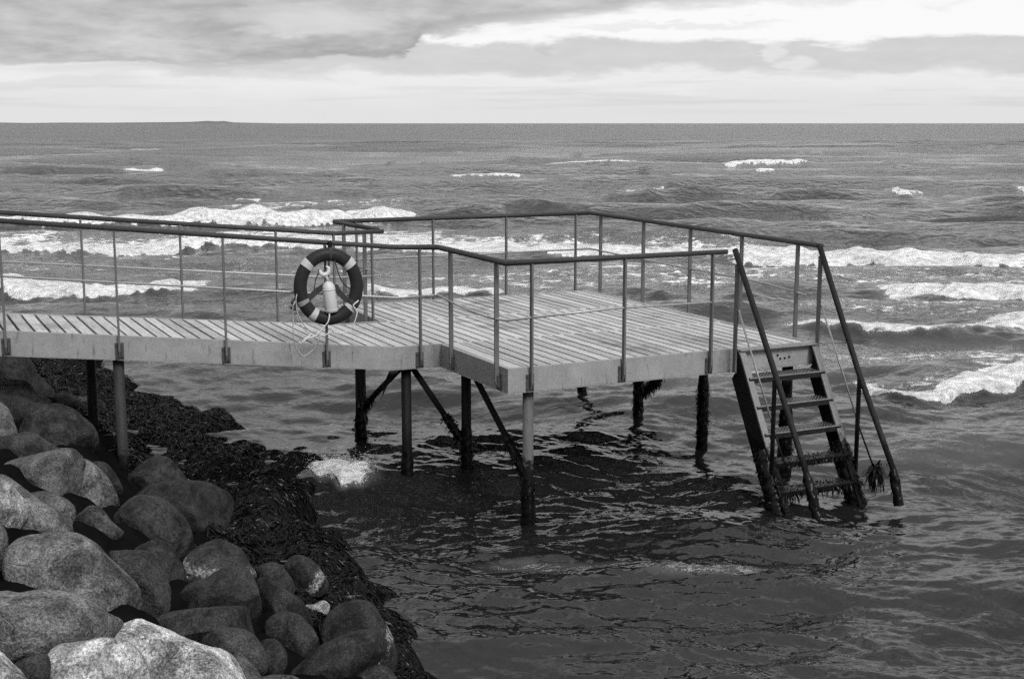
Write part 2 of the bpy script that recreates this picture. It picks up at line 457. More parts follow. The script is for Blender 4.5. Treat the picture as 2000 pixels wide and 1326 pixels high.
# --- fronds: strap-leaved weed tufts, used on piles, stairs and rocks
def frond_arrays(roots, normals, length, width, droop, rg, k=3):
    """k strap leaves per root; returns vertices and quads"""
    n = len(roots); V = []; F = []; base = 0
    roots = np.repeat(roots, k, 0); normals = np.repeat(normals, k, 0); m = len(roots)
    rv = rg.normal(size=(m, 3)); d = normals + rv * 0.75; d /= np.linalg.norm(d, axis=1)[:, None]
    L = length * rg.uniform(.45, 1.25, (m, 1)); w = width * rg.uniform(.6, 1.5, (m, 1))
    side = np.cross(d, rg.normal(size=(m, 3))); side /= np.linalg.norm(side, axis=1)[:, None] + 1e-6
    pts = [roots]; cur = roots.copy(); dd = d.copy()
    for s in range(3):
        dd = dd + np.array([0, 0, -1.0]) * droop * (s + .5) * .6 + rg.normal(size=(m, 3)) * .18
        dd /= np.linalg.norm(dd, axis=1)[:, None]; cur = cur + dd * L / 3; pts.append(cur.copy())
    ws = [.7, 1.0, .9, .25]
    rows = []
    for s in range(4):
        rows.append(pts[s] - side * w * ws[s] * .5); rows.append(pts[s] + side * w * ws[s] * .5)
    V = np.stack(rows, 1).reshape(-1, 3)               # 8 per leaf
    i0 = (np.arange(m) * 8)[:, None]
    F = np.concatenate([i0 + np.array([[2 * s, 2 * s + 1, 2 * s + 3, 2 * s + 2]]) for s in range(3)], 1).reshape(-1, 4)
    return V, F
def weed_on_tube(A, B, r, parent, n, rg, length=.07, width=.010, lumps=1.0, clumps=None):
    """growth round a pile or bar between A and B: a knobbly sleeve plus hanging leaves"""
    A, B = np.array(A), np.array(B); ax = (B - A); L = np.linalg.norm(ax); ax = ax / L
    t0 = np.cross(ax, [0.3, 1, 0.1]); t0 /= np.linalg.norm(t0); t1 = np.cross(ax, t0)
    ns, na = max(6, int(L / .022)), 18
    tt = np.linspace(0, 1, ns)[:, None]; an = np.linspace(0, 2 * PI, na, endpoint=False)[None, :]
    ph = rg.uniform(0, 6, 6)
    rad = r * 1.05 + lumps * (.006 * (1 + np.sin(tt * L * 31 + an * 2 + ph[0])) * .5 + .007 * (1 + np.sin(tt * L * 67 - an * 3 + ph[1])) * .5 + .013 * rg.uniform(0, 1, (ns, na)))
    taper = np.clip(np.minimum(tt * 7, 1), 0, 1); rad = r * 1.002 + (rad - r * 1.002) * taper
    V = A + tt[..., None] * L * ax + rad[..., None] * (np.cos(an)[..., None] * t0 + np.sin(an)[..., None] * t1)
    V = V.reshape(-1, 3)
    i = np.arange(ns - 1)[:, None] * na; j = np.arange(na)[None, :]
    F = np.stack([i + j, i + (j + 1) % na, i + na + (j + 1) % na, i + na + j], -1).reshape(-1, 4)
    s = rg.uniform(0.06, 1, n)
    if clumps is not None:
        k = rg.integers(0, len(clumps), n); m_ = rg.random(n) < .6
        s = np.where(m_, np.clip(np.array(clumps)[k] + rg.normal(size=n) * .035, .02, 1), s)
    q = rg.uniform(0, 2 * PI, n)
    nr = np.cos(q)[:, None] * t0 + np.sin(q)[:, None] * t1
    roots = A + s[:, None] * L * ax + nr * r * 1.1
    V2, F2 = frond_arrays(roots, nr, length, width, .9, rg, 2)
    o = arr_mesh('seaweed', np.concatenate([V, V2]), np.concatenate([F, F2 + len(V)]), M['weed'], None, True)
    o.parent = parent
    q_ = parent; off = Vector((0, 0, 0))
    while q_ is not None: off += q_.location; q_ = q_.parent
    o.location = o.location - off
    return o

# --- piles
PR = 0.056
def pile(x, y, top, mat, weed_top, n=70, clumps=None, seed=1, bottom=-0.9, r=PR):
    mb = MB(); mb.tube([(x, y, bottom), (x, y, top)], r, 20)
    o = part(mb, 'pile', mat)
    if weed_top > bottom + .2:
        weed_on_tube((x, y, weed_top), (x, y, max(bottom, -0.55)), r, o, n, np.random.default_rng(seed), clumps=clumps)
    return o
ZB = ZD - HB - .008
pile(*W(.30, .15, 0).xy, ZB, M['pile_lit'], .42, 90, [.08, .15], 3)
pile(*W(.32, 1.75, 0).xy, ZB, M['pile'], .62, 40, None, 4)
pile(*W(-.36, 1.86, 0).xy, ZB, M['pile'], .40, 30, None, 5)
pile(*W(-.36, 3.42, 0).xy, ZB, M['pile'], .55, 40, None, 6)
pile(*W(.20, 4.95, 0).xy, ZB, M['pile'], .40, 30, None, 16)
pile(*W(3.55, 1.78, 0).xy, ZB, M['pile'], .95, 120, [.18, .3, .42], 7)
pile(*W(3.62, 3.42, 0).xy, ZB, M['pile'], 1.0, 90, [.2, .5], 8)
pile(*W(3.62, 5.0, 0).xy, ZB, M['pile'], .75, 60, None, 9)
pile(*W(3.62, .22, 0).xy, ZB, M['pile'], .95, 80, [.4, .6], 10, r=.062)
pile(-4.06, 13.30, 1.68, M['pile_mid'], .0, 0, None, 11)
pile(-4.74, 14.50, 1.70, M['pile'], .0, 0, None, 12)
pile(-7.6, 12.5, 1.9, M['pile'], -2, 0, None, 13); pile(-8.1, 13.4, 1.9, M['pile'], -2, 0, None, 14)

# --- diagonal braces in the planes of the pile rows
def brace(A, B, r, seed, s0, n, clumps):
    mb = MB(); mb.tube([A, B], r, 14); o = part(mb, 'brace', M['black'])
    A, B = Vector(A), Vector(B)
    weed_on_tube(A.lerp(B, s0), B, r, o, n, np.random.default_rng(seed), 0.10, .012, 1.0, clumps); return o
brace(W(.31, 1.62, -.27), W(.30, .20, -1.16), .034, 21, .62, 120, [.3, .6, .85])
brace(W(-.26, 1.95, -.27), W(.26, 1.78, -1.12), .034, 22, .66, 60, [.15, .5, .9])
brace(W(-.36, 1.98, -.27), W(-.36, 3.36, -1.02), .034, 23, .72, 60, [.4, .7])
brace(W(3.58, 1.92, -.27), W(3.62, 3.36, -1.20), .036, 24, .62, 260, [.3, .5, .8])
# torn strip of weed caught under the rim
rg = np.random.default_rng(5)
mb = MB()
for k in range(5):
    p = W(-.62 + .02 * k, 1.66, -.25); pts = [p]; wd = [.016]
    for s in range(5):
        p = p + Vector((-.018 - .006 * k + rg.normal() * .004, .01, -.045 - .01 * (k % 3))); pts.append(p); wd.append(.016 * (1 - (s + 1) / 5.5))
    mb.tube(pts, wd, 5)
tag(part(mb, 'weed_strand', M['weed']), 'torn dark strand of weed hanging under the pier rim')

# --- railing posts, flat bars bolted outside the rim
RH = 1.09
def post(base, outward, top, foot=-.165, w=.011, d=.024, taper=True):
    """base: point of the rim line at deck height, outward: unit vector"""
    o3 = Vector(outward).normalized(); s3 = Z3.cross(o3)
    c = Vector(base) + o3 * .040
    mb = MB()
    zt, zb = top, foot
    P = []
    prof = [(-d, zt), (-d, zb - .02), (-d * .4, zb - .055), (d, zb + .015), (d, zt)]
    for sx in (-1, 1):
        P += [c + s3 * (sx * w) + o3 * a_ + Z3 * z_ for a_, z_ in prof]
    n_ = len(prof)
    mb.add(P, [tuple(range(n_))[::-1], tuple(range(n_, 2 * n_))] + [(i, (i + 1) % n_, (i + 1) % n_ + n_, i + n_) for i in range(n_)])
    o = part(mb, 'railing_post', M['post'], bevel=.002)
    mb = MB()
    mb.box(Vector(base) + o3 * .006 + Z3 * (foot + .01), s3, o3, Z3, .044, .006, .086)
    mb.box(Vector(base) + o3 * .027 + Z3 * (foot + .02) + s3 * .022, s3, o3, Z3, .006, .016, .06)
    for sx in (-.03, .03):
        for sz in (-.065, .065):
            q = Vector(base) + s3 * sx + Z3 * (foot + .01 + sz)
            mb.tube([q + o3 * .008, q + o3 * .026], .0085, 6)
    part(mb, 'bracket', M['galv_dark'], o)
    return o
OFF = .045
def rail_z(v): return 1.070 + .0105 * v          # the handrail climbs a finger's width towards the sea
# front, left flank, short return, back, right flank, left flank at the sea end
for a in (.242, 1.310, 2.388): post(W(a, 0, 0), -N3, rail_z(0) - .02)
for v in (.18, 1.33): post(W(0, v, 0), -U3, rail_z(v) - .02)
post(W(-.27, 1.68, 0), -N3, rail_z(1.7) - .02)
for a in (.25, 1.36, 2.48, 3.60): post(W(a, LV, 0), N3, rail_z(LV) - .02)
for v in (4.88, 3.71, 2.57, 1.46, .39): post(W(LU, v, 0), U3, rail_z(v) - .02)
for v in (4.86, 4.06): post(W(0, v, 0), -U3, rail_z(v) - .02)
post(W(-.09, 3.61, 0), N3, rail_z(3.6) - .02)
dn = (RN1 - RN0).xy.normalized(); nn3 = Vector((dn.y, -dn.x, 0)); nn3 = nn3 if nn3.y < 0 else -nn3
df = (RF1 - RF0).xy.normalized(); nf3 = Vector((-df.y, df.x, 0)); nf3 = nf3 if nf3.y > 0 else -nf3
for t in (.188, .452, .719, .988, 1.27, 1.55, 1.82): post(near(t), nn3, 1.075)
for t in (.004, .189, .481, .765, 1.06, 1.36, 1.66): post(far(t), nf3, 1.085)

def Rn(t, z): return near(t) + nn3 * OFF + Z3 * z
def Rf(t, z): return far(t) + nf3 * OFF + Z3 * z
o_ = OFF
hn = [Rn(1.86, 1.10), Rn(0, 1.10), W(-.06, 1.62, 1.082), W(-o_, 0 - o_, 1.066), W(2.56, -o_, 1.066)]
mb = MB(); mb.tube(hn, .0265, 16); tag(part(mb, 'handrail', M['rail']))
hf = [Rf(1.70, 1.10), Rf(0, 1.10), W(.06, 3.60 + o_, 1.103)]
mb = MB(); mb.tube(hf, .0265, 16); part(mb, 'handrail', M['rail'])
hp = [W(.02, 3.72, 1.118), W(-o_, LV + o_ + .05, 1.118), W(LU + o_, LV + o_, 1.124), W(LU + o_, -.02, 1.074)]
mb = MB(); mb.tube(hp, .0265, 16); part(mb, 'handrail', M['rail'])
mz = .53
mb = MB(); mb.tube([Rn(1.86, .555), Rn(0, .555), W(-.06, 1.62, .555), W(-.055, 1.0, .50), W(-.05, .35, .475), W(-o_, -o_, .50), W(1.2, -o_, .545), W(2.52, -o_, .535)], .0115, 10); part(mb, 'midrail', M['bright'])
mb = MB(); mb.tube([Rf(1.70, .56), Rf(0, .565), W(.03, 3.60 + o_, .56)], .0115, 10); part(mb, 'midrail', M['bright'])
mb = MB(); mb.tube([W(-.02, 3.72, .60), W(-o_, LV + o_, .60), W(LU + o_, LV + o_, .60), W(LU + o_, 2.9, .565), W(LU + o_, 1.5, .56), W(LU + o_ + .01, .95, .545), W(LU + o_, .22, .50)], .0115, 10); part(mb, 'midrail', M['bright'])
# lugs that carry the life ring on the post
# ------------------------------------------------------------------ staircase
stairs = empty('staircase', tuple(W(3.2, 0, 0) - PL)); stairs.parent = pier
UL, UR = 2.75, 3.80
def SB(a, v, z): return W(a, v, z)
def stringer(a0, a1, side):
    # plate with a light front flange; front edge leaves the rim at v = -.02 and falls 2 in 1
    mb = MB()
    f = [(-.03, -.003), (-.083, -.06), (-1.04, -1.80)]
    bk = [(-.72, -1.80), (.07, -.34), (0.0, -.25), (0.0, -.003)]
    prof = f + bk
    P = [SB(a0, v, z) for v, z in prof] + [SB(a1, v, z) for v, z in prof]; n_ = len(prof)
    mb.add(P, [tuple(range(n_))[::-1], tuple(range(n_, 2 * n_))] + [(i, (i + 1) % n_, (i + 1) % n_ + n_, i + n_) for i in range(n_)])
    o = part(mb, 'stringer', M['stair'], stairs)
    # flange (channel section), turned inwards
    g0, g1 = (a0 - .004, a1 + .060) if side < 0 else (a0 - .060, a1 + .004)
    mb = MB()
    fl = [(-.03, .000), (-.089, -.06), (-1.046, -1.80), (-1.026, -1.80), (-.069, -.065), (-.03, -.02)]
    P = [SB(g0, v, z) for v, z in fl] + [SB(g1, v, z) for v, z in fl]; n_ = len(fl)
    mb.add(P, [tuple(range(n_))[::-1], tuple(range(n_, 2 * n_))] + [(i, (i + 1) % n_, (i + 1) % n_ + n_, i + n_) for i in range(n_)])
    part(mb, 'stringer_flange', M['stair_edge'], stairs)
    rg_ = np.random.default_rng(31 + int(side))
    A, B = np.array(SB((a0 + a1) / 2, -.48, -1.0)), np.array(SB((a0 + a1) / 2, -.88, -1.75))
    n = 260
    s = rg_.uniform(0, 1, n)[:, None]; off = rg_.uniform(-.15, .15, (n, 1)) * np.array([*(-N), 0]) + rg_.uniform(-.04, .04, (n, 1)) * np.array([*U, 0])
    roots = A + (B - A) * s + off
    nr = np.sign(off @ np.array([*(-N), 0]))[:, None] * np.array([*(-N), 0]) * .8 + rg_.normal(size=(n, 3)) * .5
    V, F = frond_arrays(roots, nr, .08, .011, .8, rg_, 3)
    w_ = arr_mesh('seaweed', V, F, M['weed'], None, True); w_.parent = stairs; w_.location = -(PL + stairs.location)
    # a knobbly crust over the wet length of the plate
    wt = weed_on_tube(tuple(SB((a0 + a1) / 2, -.50, -1.02)), tuple(SB((a0 + a1) / 2, -.92, -1.85)), .075, stairs, 200, rg_, .07, .011, 1.6)
    return o
stringer(UL, UL + .012, -1)
stringer(UR - .012, UR, 1)
# top plate joining the stair to the rim
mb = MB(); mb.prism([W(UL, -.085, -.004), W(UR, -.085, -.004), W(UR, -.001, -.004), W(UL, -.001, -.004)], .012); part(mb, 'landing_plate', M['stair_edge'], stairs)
mb = MB()
for (a_, z_) in ((3.30, -.11), (3.34, -.15), (3.40, -.15), (3.46, -.14)):
    mb.tube([W(a_, -.003, z_), W(a_, -.014, z_)], .011, 8)
part(mb, 'bolt', M['black'], stairs)

def mat_tread():
    m, b, p = new_mat('chequered_tread'); g = geo(b)
    gl = b.scale(g, (1, 1, 1), (0, 0, 0), (0, 0, -R(25.95) + R(45)))
    s = b.node('ShaderNodeSeparateXYZ'); b.l.new(gl, s.inputs[0])
    k = 2 * PI / .062
    h = b.m('MULTIPLY', b.m('SINE', b.m('MULTIPLY', s.outputs[0], k)), b.m('SINE', b.m('MULTIPLY', s.outputs[1], k)))
    h = b.m('ABSOLUTE', h); ln = b.step(h, .0, .22, 1.0, 0.0)
    s2 = b.node('ShaderNodeSeparateXYZ'); b.l.new(g, s2.inputs[0])
    wet = b.step(s2.outputs[2], .6, .85)
    v = b.m('MULTIPLY', b.mix(ln, .008, .16), b.mix(wet, .12, 1.0)); v = b.m('ADD', v, .006)
    b.put(p.inputs['Base Color'], grey(b, v)); p.inputs['Roughness'].default_value = .45
    bump(b, p, ln, .8, .004); return m
M['tread'] = mat_tread()
for k, z in enumerate((-.285, -.565, -.835, -1.125, -1.395)):
    vf = -.083 - (-z - .06) * .55 - .025
    mb = MB(); mb.box(W((UL + UR) / 2, vf + .105, z - .004), U3, N3, Z3, (UR - UL) / 2 - .014, .105, .004)
    st = part(mb, 'step', M['tread'], stairs)
    for (dv, hz, dz) in ((.003, .028, -.030), (.207, .028, -.030)):
        mb = MB(); mb.box(W((UL + UR) / 2, vf + dv, z + dz - .006), U3, N3, Z3, (UR - UL) / 2 - .0145, .003, hz)
        part(mb, 'step_edge', M['stair'], stairs)
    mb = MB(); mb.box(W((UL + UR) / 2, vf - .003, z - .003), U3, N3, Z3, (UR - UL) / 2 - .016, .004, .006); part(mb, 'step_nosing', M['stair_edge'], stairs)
    if z < -.9:
        rg_ = np.random.default_rng(50 + k); n = 150
        au = rg_.uniform(UL + .05, UR - .05, n)
        roots = np.array([tuple(W(a_, vf + rg_.choice([0.0, .2]), z - .02)) for a_ in au])
        nr = np.tile(np.array([*(-N), -1.2]), (n, 1)); V, F = frond_arrays(roots, nr, .06 if k == 3 else .11, .010, 1.3, rg_, 2)
        n2 = 200; r2_ = np.array([tuple(W(a_, vf + rg_.uniform(0, .2), z)) for a_ in rg_.uniform(UL + .03, UR - .03, n2)])
        V2, F2 = frond_arrays(r2_, np.tile(np.array([0, 0, .3]), (n2, 1)), .035, .011, .9, rg_, 2)
        w_ = arr_mesh('seaweed', np.concatenate([V, V2]), np.concatenate([F, F2 + len(V)]), M['weed'], None, True); w_.parent = stairs; w_.location = -(PL + stairs.location)

# handrails of the stair with their posts and thin lower bars
STAIR_RAILS = (
    (2.67, [(-.035, 1.085), (-.46, .41), (-1.06, -.56), (-1.35, -1.05), (-1.52, -1.34), (-1.545, -1.46)], -.085, (-.24, .93), -.79, (-1.20, -.20), [(-.11, .44), (-.77, -.69)], [(-.77, -.71), (-1.04, -1.12)]),
    (3.84, [(.02, 1.085), (-.35, .42), (-.71, -.22), (-1.31, -1.155), (-1.40, -1.39), (-1.42, -1.52)], -.01, (-.20, .96), -.73, (-1.32, -.26), [(-.03, .43), (-.70, -.735)], [(-.70, -.76), (-1.05, -1.29)]))
for a_, rp, v1, z1, v2, z2, m1, m2 in STAIR_RAILS:
    mb = MB(); mb.tube([W(a_, v, z) for v, z in rp], [.031, .031, .031, .031, .034, .034], 16)
    part(mb, 'stair_handrail', M['stair'], stairs)
    weed_on_tube(tuple(W(a_, rp[3][0], rp[3][1])), tuple(W(a_, rp[5][0], rp[5][1])), .034, stairs, 14, np.random.default_rng(70 + int(a_)), .05, .012, 1.0)
    mb = MB(); mb.box(W(a_, v1, (z1[0] + z1[1]) / 2), U3, N3, Z3, .011, .024, (z1[1] - z1[0]) / 2); part(mb, 'stair_post', M['post'], stairs)
    mb = MB(); mb.box(W(a_, v2, (z2[0] + z2[1]) / 2), U3, N3, Z3, .011, .024, (z2[1] - z2[0]) / 2); part(mb, 'stair_post', M['stair'], stairs)
    mb = MB(); mb.tube([W(a_ + .014, v, z) for v, z in m1], .0105, 8); part(mb, 'stair_midrail', M['bright'], stairs)
    mb = MB(); mb.tube([W(a_ + .014, v, z) for v, z in m2], .0095, 8); part(mb, 'stair_midrail', M['stair'], stairs)
A_ = W(UR + .05, -1.05, -1.24)
rg_ = np.random.default_rng(91)
V, F = frond_arrays(np.array([tuple(A_)] * 70) + rg_.normal(size=(70, 3)) * np.array([.02, .02, .03]), rg_.normal(size=(70, 3)) * .4 + np.array([0, 0, -.6]), .22, .014, 1.2, rg_, 3)
w_ = arr_mesh('seaweed', V, F, M['weed'], None, True); w_.parent = stairs; w_.location = -(PL + stairs.location)

# ================================================================== THE LIFE RING
RC = Vector((-1.929, 13.698, 2.317))                        # centre, just outside the walkway railing
RA = Vector((-dn.x, -dn.y, 0)).normalized(); RA = RA if RA.x > 0 else -RA   # to the right in its plane
RO = nn3                                                     # out of its plane, towards the shore
ring = tag(empty('life_ring', tuple(RC)), 'dark life ring with four pale reflective bands hanging on the walkway railing', 'life ring')
def L3(a, b, c=0.0): return RA * a + Z3 * b + RO * c
def rtorus(mb, a0, a1, r, n=48, m=18, ax=.300, bz=.340, close=True):
    ts = np.linspace(a0, a1, n, endpoint=not close)
    V = []
    for t in ts:
        c = L3(ax * math.cos(t), bz * math.sin(t)); er = L3(math.cos(t), math.sin(t)).normalized()
        for j in range(m):
            q = 2 * PI * j / m
            V.append(c + er * (r * .95 * math.cos(q)) + RO * (r * .80 * math.sin(q)))
    k = len(ts)
    F = [(i * m + j, i * m + (j + 1) % m, ((i + 1) % k) * m + (j + 1) % m, ((i + 1) % k) * m + j) for i in range(k if close else k - 1) for j in range(m)]
    mb.add(V, F, True)
def rpart(mb, name, mat, parent=None, **kw):
    o = mb.build(name, mat, None, **kw); o.parent = parent or ring
    return o
mb = MB(); rtorus(mb, 0, 2 * PI, .0735); rpart(mb, 'ring', M['ring'])
for deg in (136, 43, 237, 318):
    h = .105 if deg != 318 else .07
    mb = MB(); rtorus(mb, R(deg) - h, R(deg) + h, .0765, 8, 18, close=False); rpart(mb, 'reflective_band', M['tape'])
mb = MB(); rtorus(mb, R(86) - .05, R(86) + .05, .0772, 5, 18, close=False); rpart(mb, 'strap', M['web'])
mb = MB(); rtorus(mb, R(206) - .07, R(206) + .07, .0772, 5, 18, close=False); rpart(mb, 'strap', M['web_light'])
mb = MB(); rtorus(mb, R(329) - .06, R(329) + .06, .0772, 5, 18, close=False); rpart(mb, 'strap', M['web'])
def ribbon(mb, pts, w, c=.03, th=.006):
    for (a, b), (a2, b2) in zip(pts[:-1], pts[1:]):
        d = L3(a2 - a, b2 - b); mb.box(L3((a + a2) / 2, (b + b2) / 2, c), d, RO.cross(d), RO, d.length / 2 + .004, w, th)
mb = MB(); ribbon(mb, [(-.05, .012), (-.12, -.03), (-.235, -.125)], .030); rpart(mb, 'harness', M['web'])
mb = MB(); ribbon(mb, [(.06, .012), (.10, -.06), (.19, -.15)], .030); rpart(mb, 'harness', M['web'])
# float hanging inside the ring
body = []
ax0, ax1 = Vector((-.018, .075)), Vector((.018, -.268))
prof = [(0, .012), (.04, .020), (.10, .045), (.17, .064), (.26, .068), (.95, .071), (.985, .066), (1.0, .03)]
mb = MB(); mb.tube([L3(ax0.x + (ax1.x - ax0.x) * t, ax0.y + (ax1.y - ax0.y) * t, .045) for t, r in prof], [r for t, r in prof], 20); fl = rpart(mb, 'float', M['float'])
mb = MB(); mb.tube([L3(ax0.x + (ax1.x - ax0.x) * t, ax0.y + (ax1.y - ax0.y) * t, .045) for t in (.27, .31)], .0705, 20); rpart(mb, 'rib', M['float'], fl)
mb = MB(); mb.tube([L3(ax0.x + (ax1.x - ax0.x) * t, ax0.y + (ax1.y - ax0.y) * t, .045) for t in (.90, .93)], .0735, 20); rpart(mb, 'rib', M['float'], fl)
mb = MB(); mb.tube([L3(-.012, .06, .045), L3(-.030, .11, .045), L3(-.042, .135, .045)], [.020, .018, .022], 10)
mb.tube([L3(-.095, .185, .045), L3(-.090, .150, .045), L3(-.060, .130, .045), L3(-.025, .138, .045), L3(-.004, .165, .045), L3(-.006, .205, .045), L3(-.030, .222, .045)], [.014, .021, .025, .025, .022, .017, .012], 10)
rpart(mb, 'hook', M['float'], fl)
def spl(pts, c, n=5):
    P = [Vector(p) for p in pts]; P = [P[0]] + P + [P[-1]]; out = []
    for i in range(1, len(P) - 2):
        for k in range(n):
            t = k / n; a, b, c_, d = P[i - 1], P[i], P[i + 1], P[i + 2]
            out.append(.5 * ((2 * b) + (c_ - a) * t + (2 * a - 5 * b + 4 * c_ - d) * t * t + (3 * b - a - 3 * c_ + d) * t ** 3))
    out.append(P[-2])
    return [L3(q.x, q.y, c + .012 * math.sin(i * .35)) for i, q in enumerate(out)]
ropes = [([(-.012, -.27), (-.03, -.353), (-.075, -.416), (-.141, -.484), (-.207, -.514), (-.261, -.517), (-.293, -.543), (-.3, -.57), (-.283, -.543), (-.239, -.502), (-.206, -.481)], 'rope', .0075, .085),
         ([(-.35, -.057), (-.362, -.106), (-.358, -.16), (-.345, -.258), (-.289, -.38), (-.21, -.454), (-.141, -.495), (-.12, -.513), (-.137, -.55), (-.155, -.604), (-.199, -.657), (-.26, -.698), (-.303, -.707), (-.34, -.666), (-.376, -.61), (-.395, -.527), (-.397, -.418), (-.394, -.31), (-.397, -.201), (-.385, -.159), (-.357, -.122)], 'rope_dark', .0065, .085),
         ([(.283, -.278), (.254, -.365), (.208, -.446), (.142, -.487), (.071, -.483), (.022, -.454), (.007, -.415), (.006, -.453), (-.044, -.489), (-.104, -.503), (-.163, -.511)], 'rope', .0052, .08),
         ([(-.36, -.27), (-.33, -.36), (-.27, -.44), (-.20, -.50), (-.13, -.51)], 'rope_dark', .0045, .08)]
for pts, mt, r_, c_ in ropes:
    mb = MB(); mb.tube(spl(pts, c_), r_, 7); rpart(mb, 'rope', M[mt])
mb = MB(); mb.tube(spl([(.30, -.15), (.24, -.20), (.27, -.24), (.285, -.28)], .075), .007, 7); rpart(mb, 'rope', M['rope'])
mb = MB(); mb.tube(spl([(-.105, .19), (-.12, .13), (-.138, .086), (-.157, -.027)], .03), .006, 6); rpart(mb, 'grab_line', M['web'])
mb = MB(); mb.tube(spl([(.06, .30), (.085, .19), (.111, .115), (.152, .033), (.22, -.03)], .03), .007, 6); rpart(mb, 'grab_line', M['web'])
mb = MB(); mb.tube(spl([(.005, .28), (.0, .18), (-.005, .08), (.0, .0)], .015), .012, 6); rpart(mb, 'grab_line', M['web'])
mb = MB(); mb.tube(spl([(-.36, -.10), (-.40, -.14), (-.375, -.18), (-.41, -.20), (-.37, -.22), (-.36, -.16)], .05), .012, 6); rpart(mb, 'knot', M['web'])
# holder on the railing post, part of the pier
mb = MB()
mb.box(RC + L3(.03, .42, -.04), RA, Z3, RO, .018, .05, .03)
mb.box(RC + L3(.02, .375, -.02), RA, Z3, RO, .055, .006, .05)
mb.box(RC + L3(-.02, .40, -.01), RA, Z3, RO, .007, .03, .007)
part(mb, 'ring_holder', M['black'])

# ================================================================== SHORE
SH0 = np.array([-.22, 9.06]); NIN = np.array([-.8713, -.4907]); SDR = np.array([-.4907, .8713])
def shore_height(x, y):
    s = (x - SH0[0]) * NIN[0] + (y - SH0[1]) * NIN[1]
    l = (x - SH0[0]) * SDR[0] + (y - SH0[1]) * SDR[1]
    h = np.where(s > 0, .44 * np.minimum(s, 4.5), .5 * s) - .20 * np.exp(-(s / .8) ** 2)
    lump = .10 * np.sin(x * 4.1 + 1.3 * np.sin(y * 2.3)) * np.sin(y * 3.7 + 1.1 * np.sin(x * 2.9)) + .05 * np.sin(x * 9.7 + y * 3.1) * np.sin(y * 8.3 - x * 2.2) + .02 * np.sin(x * 23 + 2) * np.sin(y * 21 + x * 5)
    return h + lump, s, l
# rocky lumps buried in weed along the tide line: x, y, radius, height
LUMP_SEEDS = [(-4.05, 17.00, .50, .20), (-4.83, 17.8, .6, .10), (-5.6, 18.7, .6, .10), (-6.8, 20.2, .9, .16), (-6.2, 17.4, .8, .26), (-3.25, 15.20, .60, .20), (-3.7, 15.0, .7, .24),
         (-2.70, 14.10, .46, .22), (-2.62, 13.06, .58, .34), (-2.45, 12.2, .6, .36), (-2.02, 11.80, .55, .30), (-1.75, 11.0, .6, .36), (-1.42, 10.4, .5, .28), (-1.15, 9.8, .45, .24),
         (-1.0, 9.2, .42, .24), (-.85, 8.6, .4, .22), (-4.7, 16.2, .8, .26), (-2.1, 10.9, .5, .3), (-7.9, 22.3, 1.0, .25), (-4.35, 15.9, .8, .24), (-3.85, 15.6, .6, .20), (-3.3, 14.6, .75, .28), (-2.9, 14.9, .5, .18)]
lr = np.random.default_rng(4)
LUMPS = []
for cx, cy, r, a in LUMP_SEEDS:
    LUMPS.append((cx, cy, r * .8, a))
    for _ in range(2):
        r2_ = r * lr.uniform(.35, .6)
        LUMPS.append((cx + lr.normal() * r * .6, cy + lr.normal() * r * .6, r2_, min(a * lr.uniform(.6, 1.0), r2_ * .55)))
for _ in range(46):
    s_, l_ = lr.uniform(.0, .8), lr.uniform(-.5, 15)
    LUMPS.append((SH0[0] + s_ * NIN[0] + l_ * SDR[0], SH0[1] + s_ * NIN[1] + l_ * SDR[1], lr.uniform(.18, .40), lr.uniform(.04, .11) + .2 * max(s_, 0)))
def shore_z(x, y):
    h, s, l = shore_height(x, y)
    for cx, cy, r, a in LUMPS:
        d2 = ((x - cx) ** 2 + (y - cy) ** 2) / (r * r)
        h = np.maximum(h, a - 1.0 * a * d2 ** 1.3 + .03 * np.sin(x * 13) * np.sin(y * 11))
    return h
gx = np.arange(-14, 4.01, .05); gy = np.arange(-4, 26.01, .05)
X, Y = np.meshgrid(gx, gy); Zs = shore_z(X, Y)
nx_, ny_ = len(gx), len(gy)
i = np.arange(ny_ - 1)[:, None] * nx_ + np.arange(nx_ - 1)[None, :]
Fg = np.stack([i, i + 1, i + nx_ + 1, i + nx_], -1).reshape(-1, 4)
shore = arr_mesh('shore_ground', np.stack([X, Y, Zs], -1).reshape(-1, 3), Fg, M['shore'])
tag(shore, 'dark wet ground of the shore between the boulders', 'ground', kind='structure')

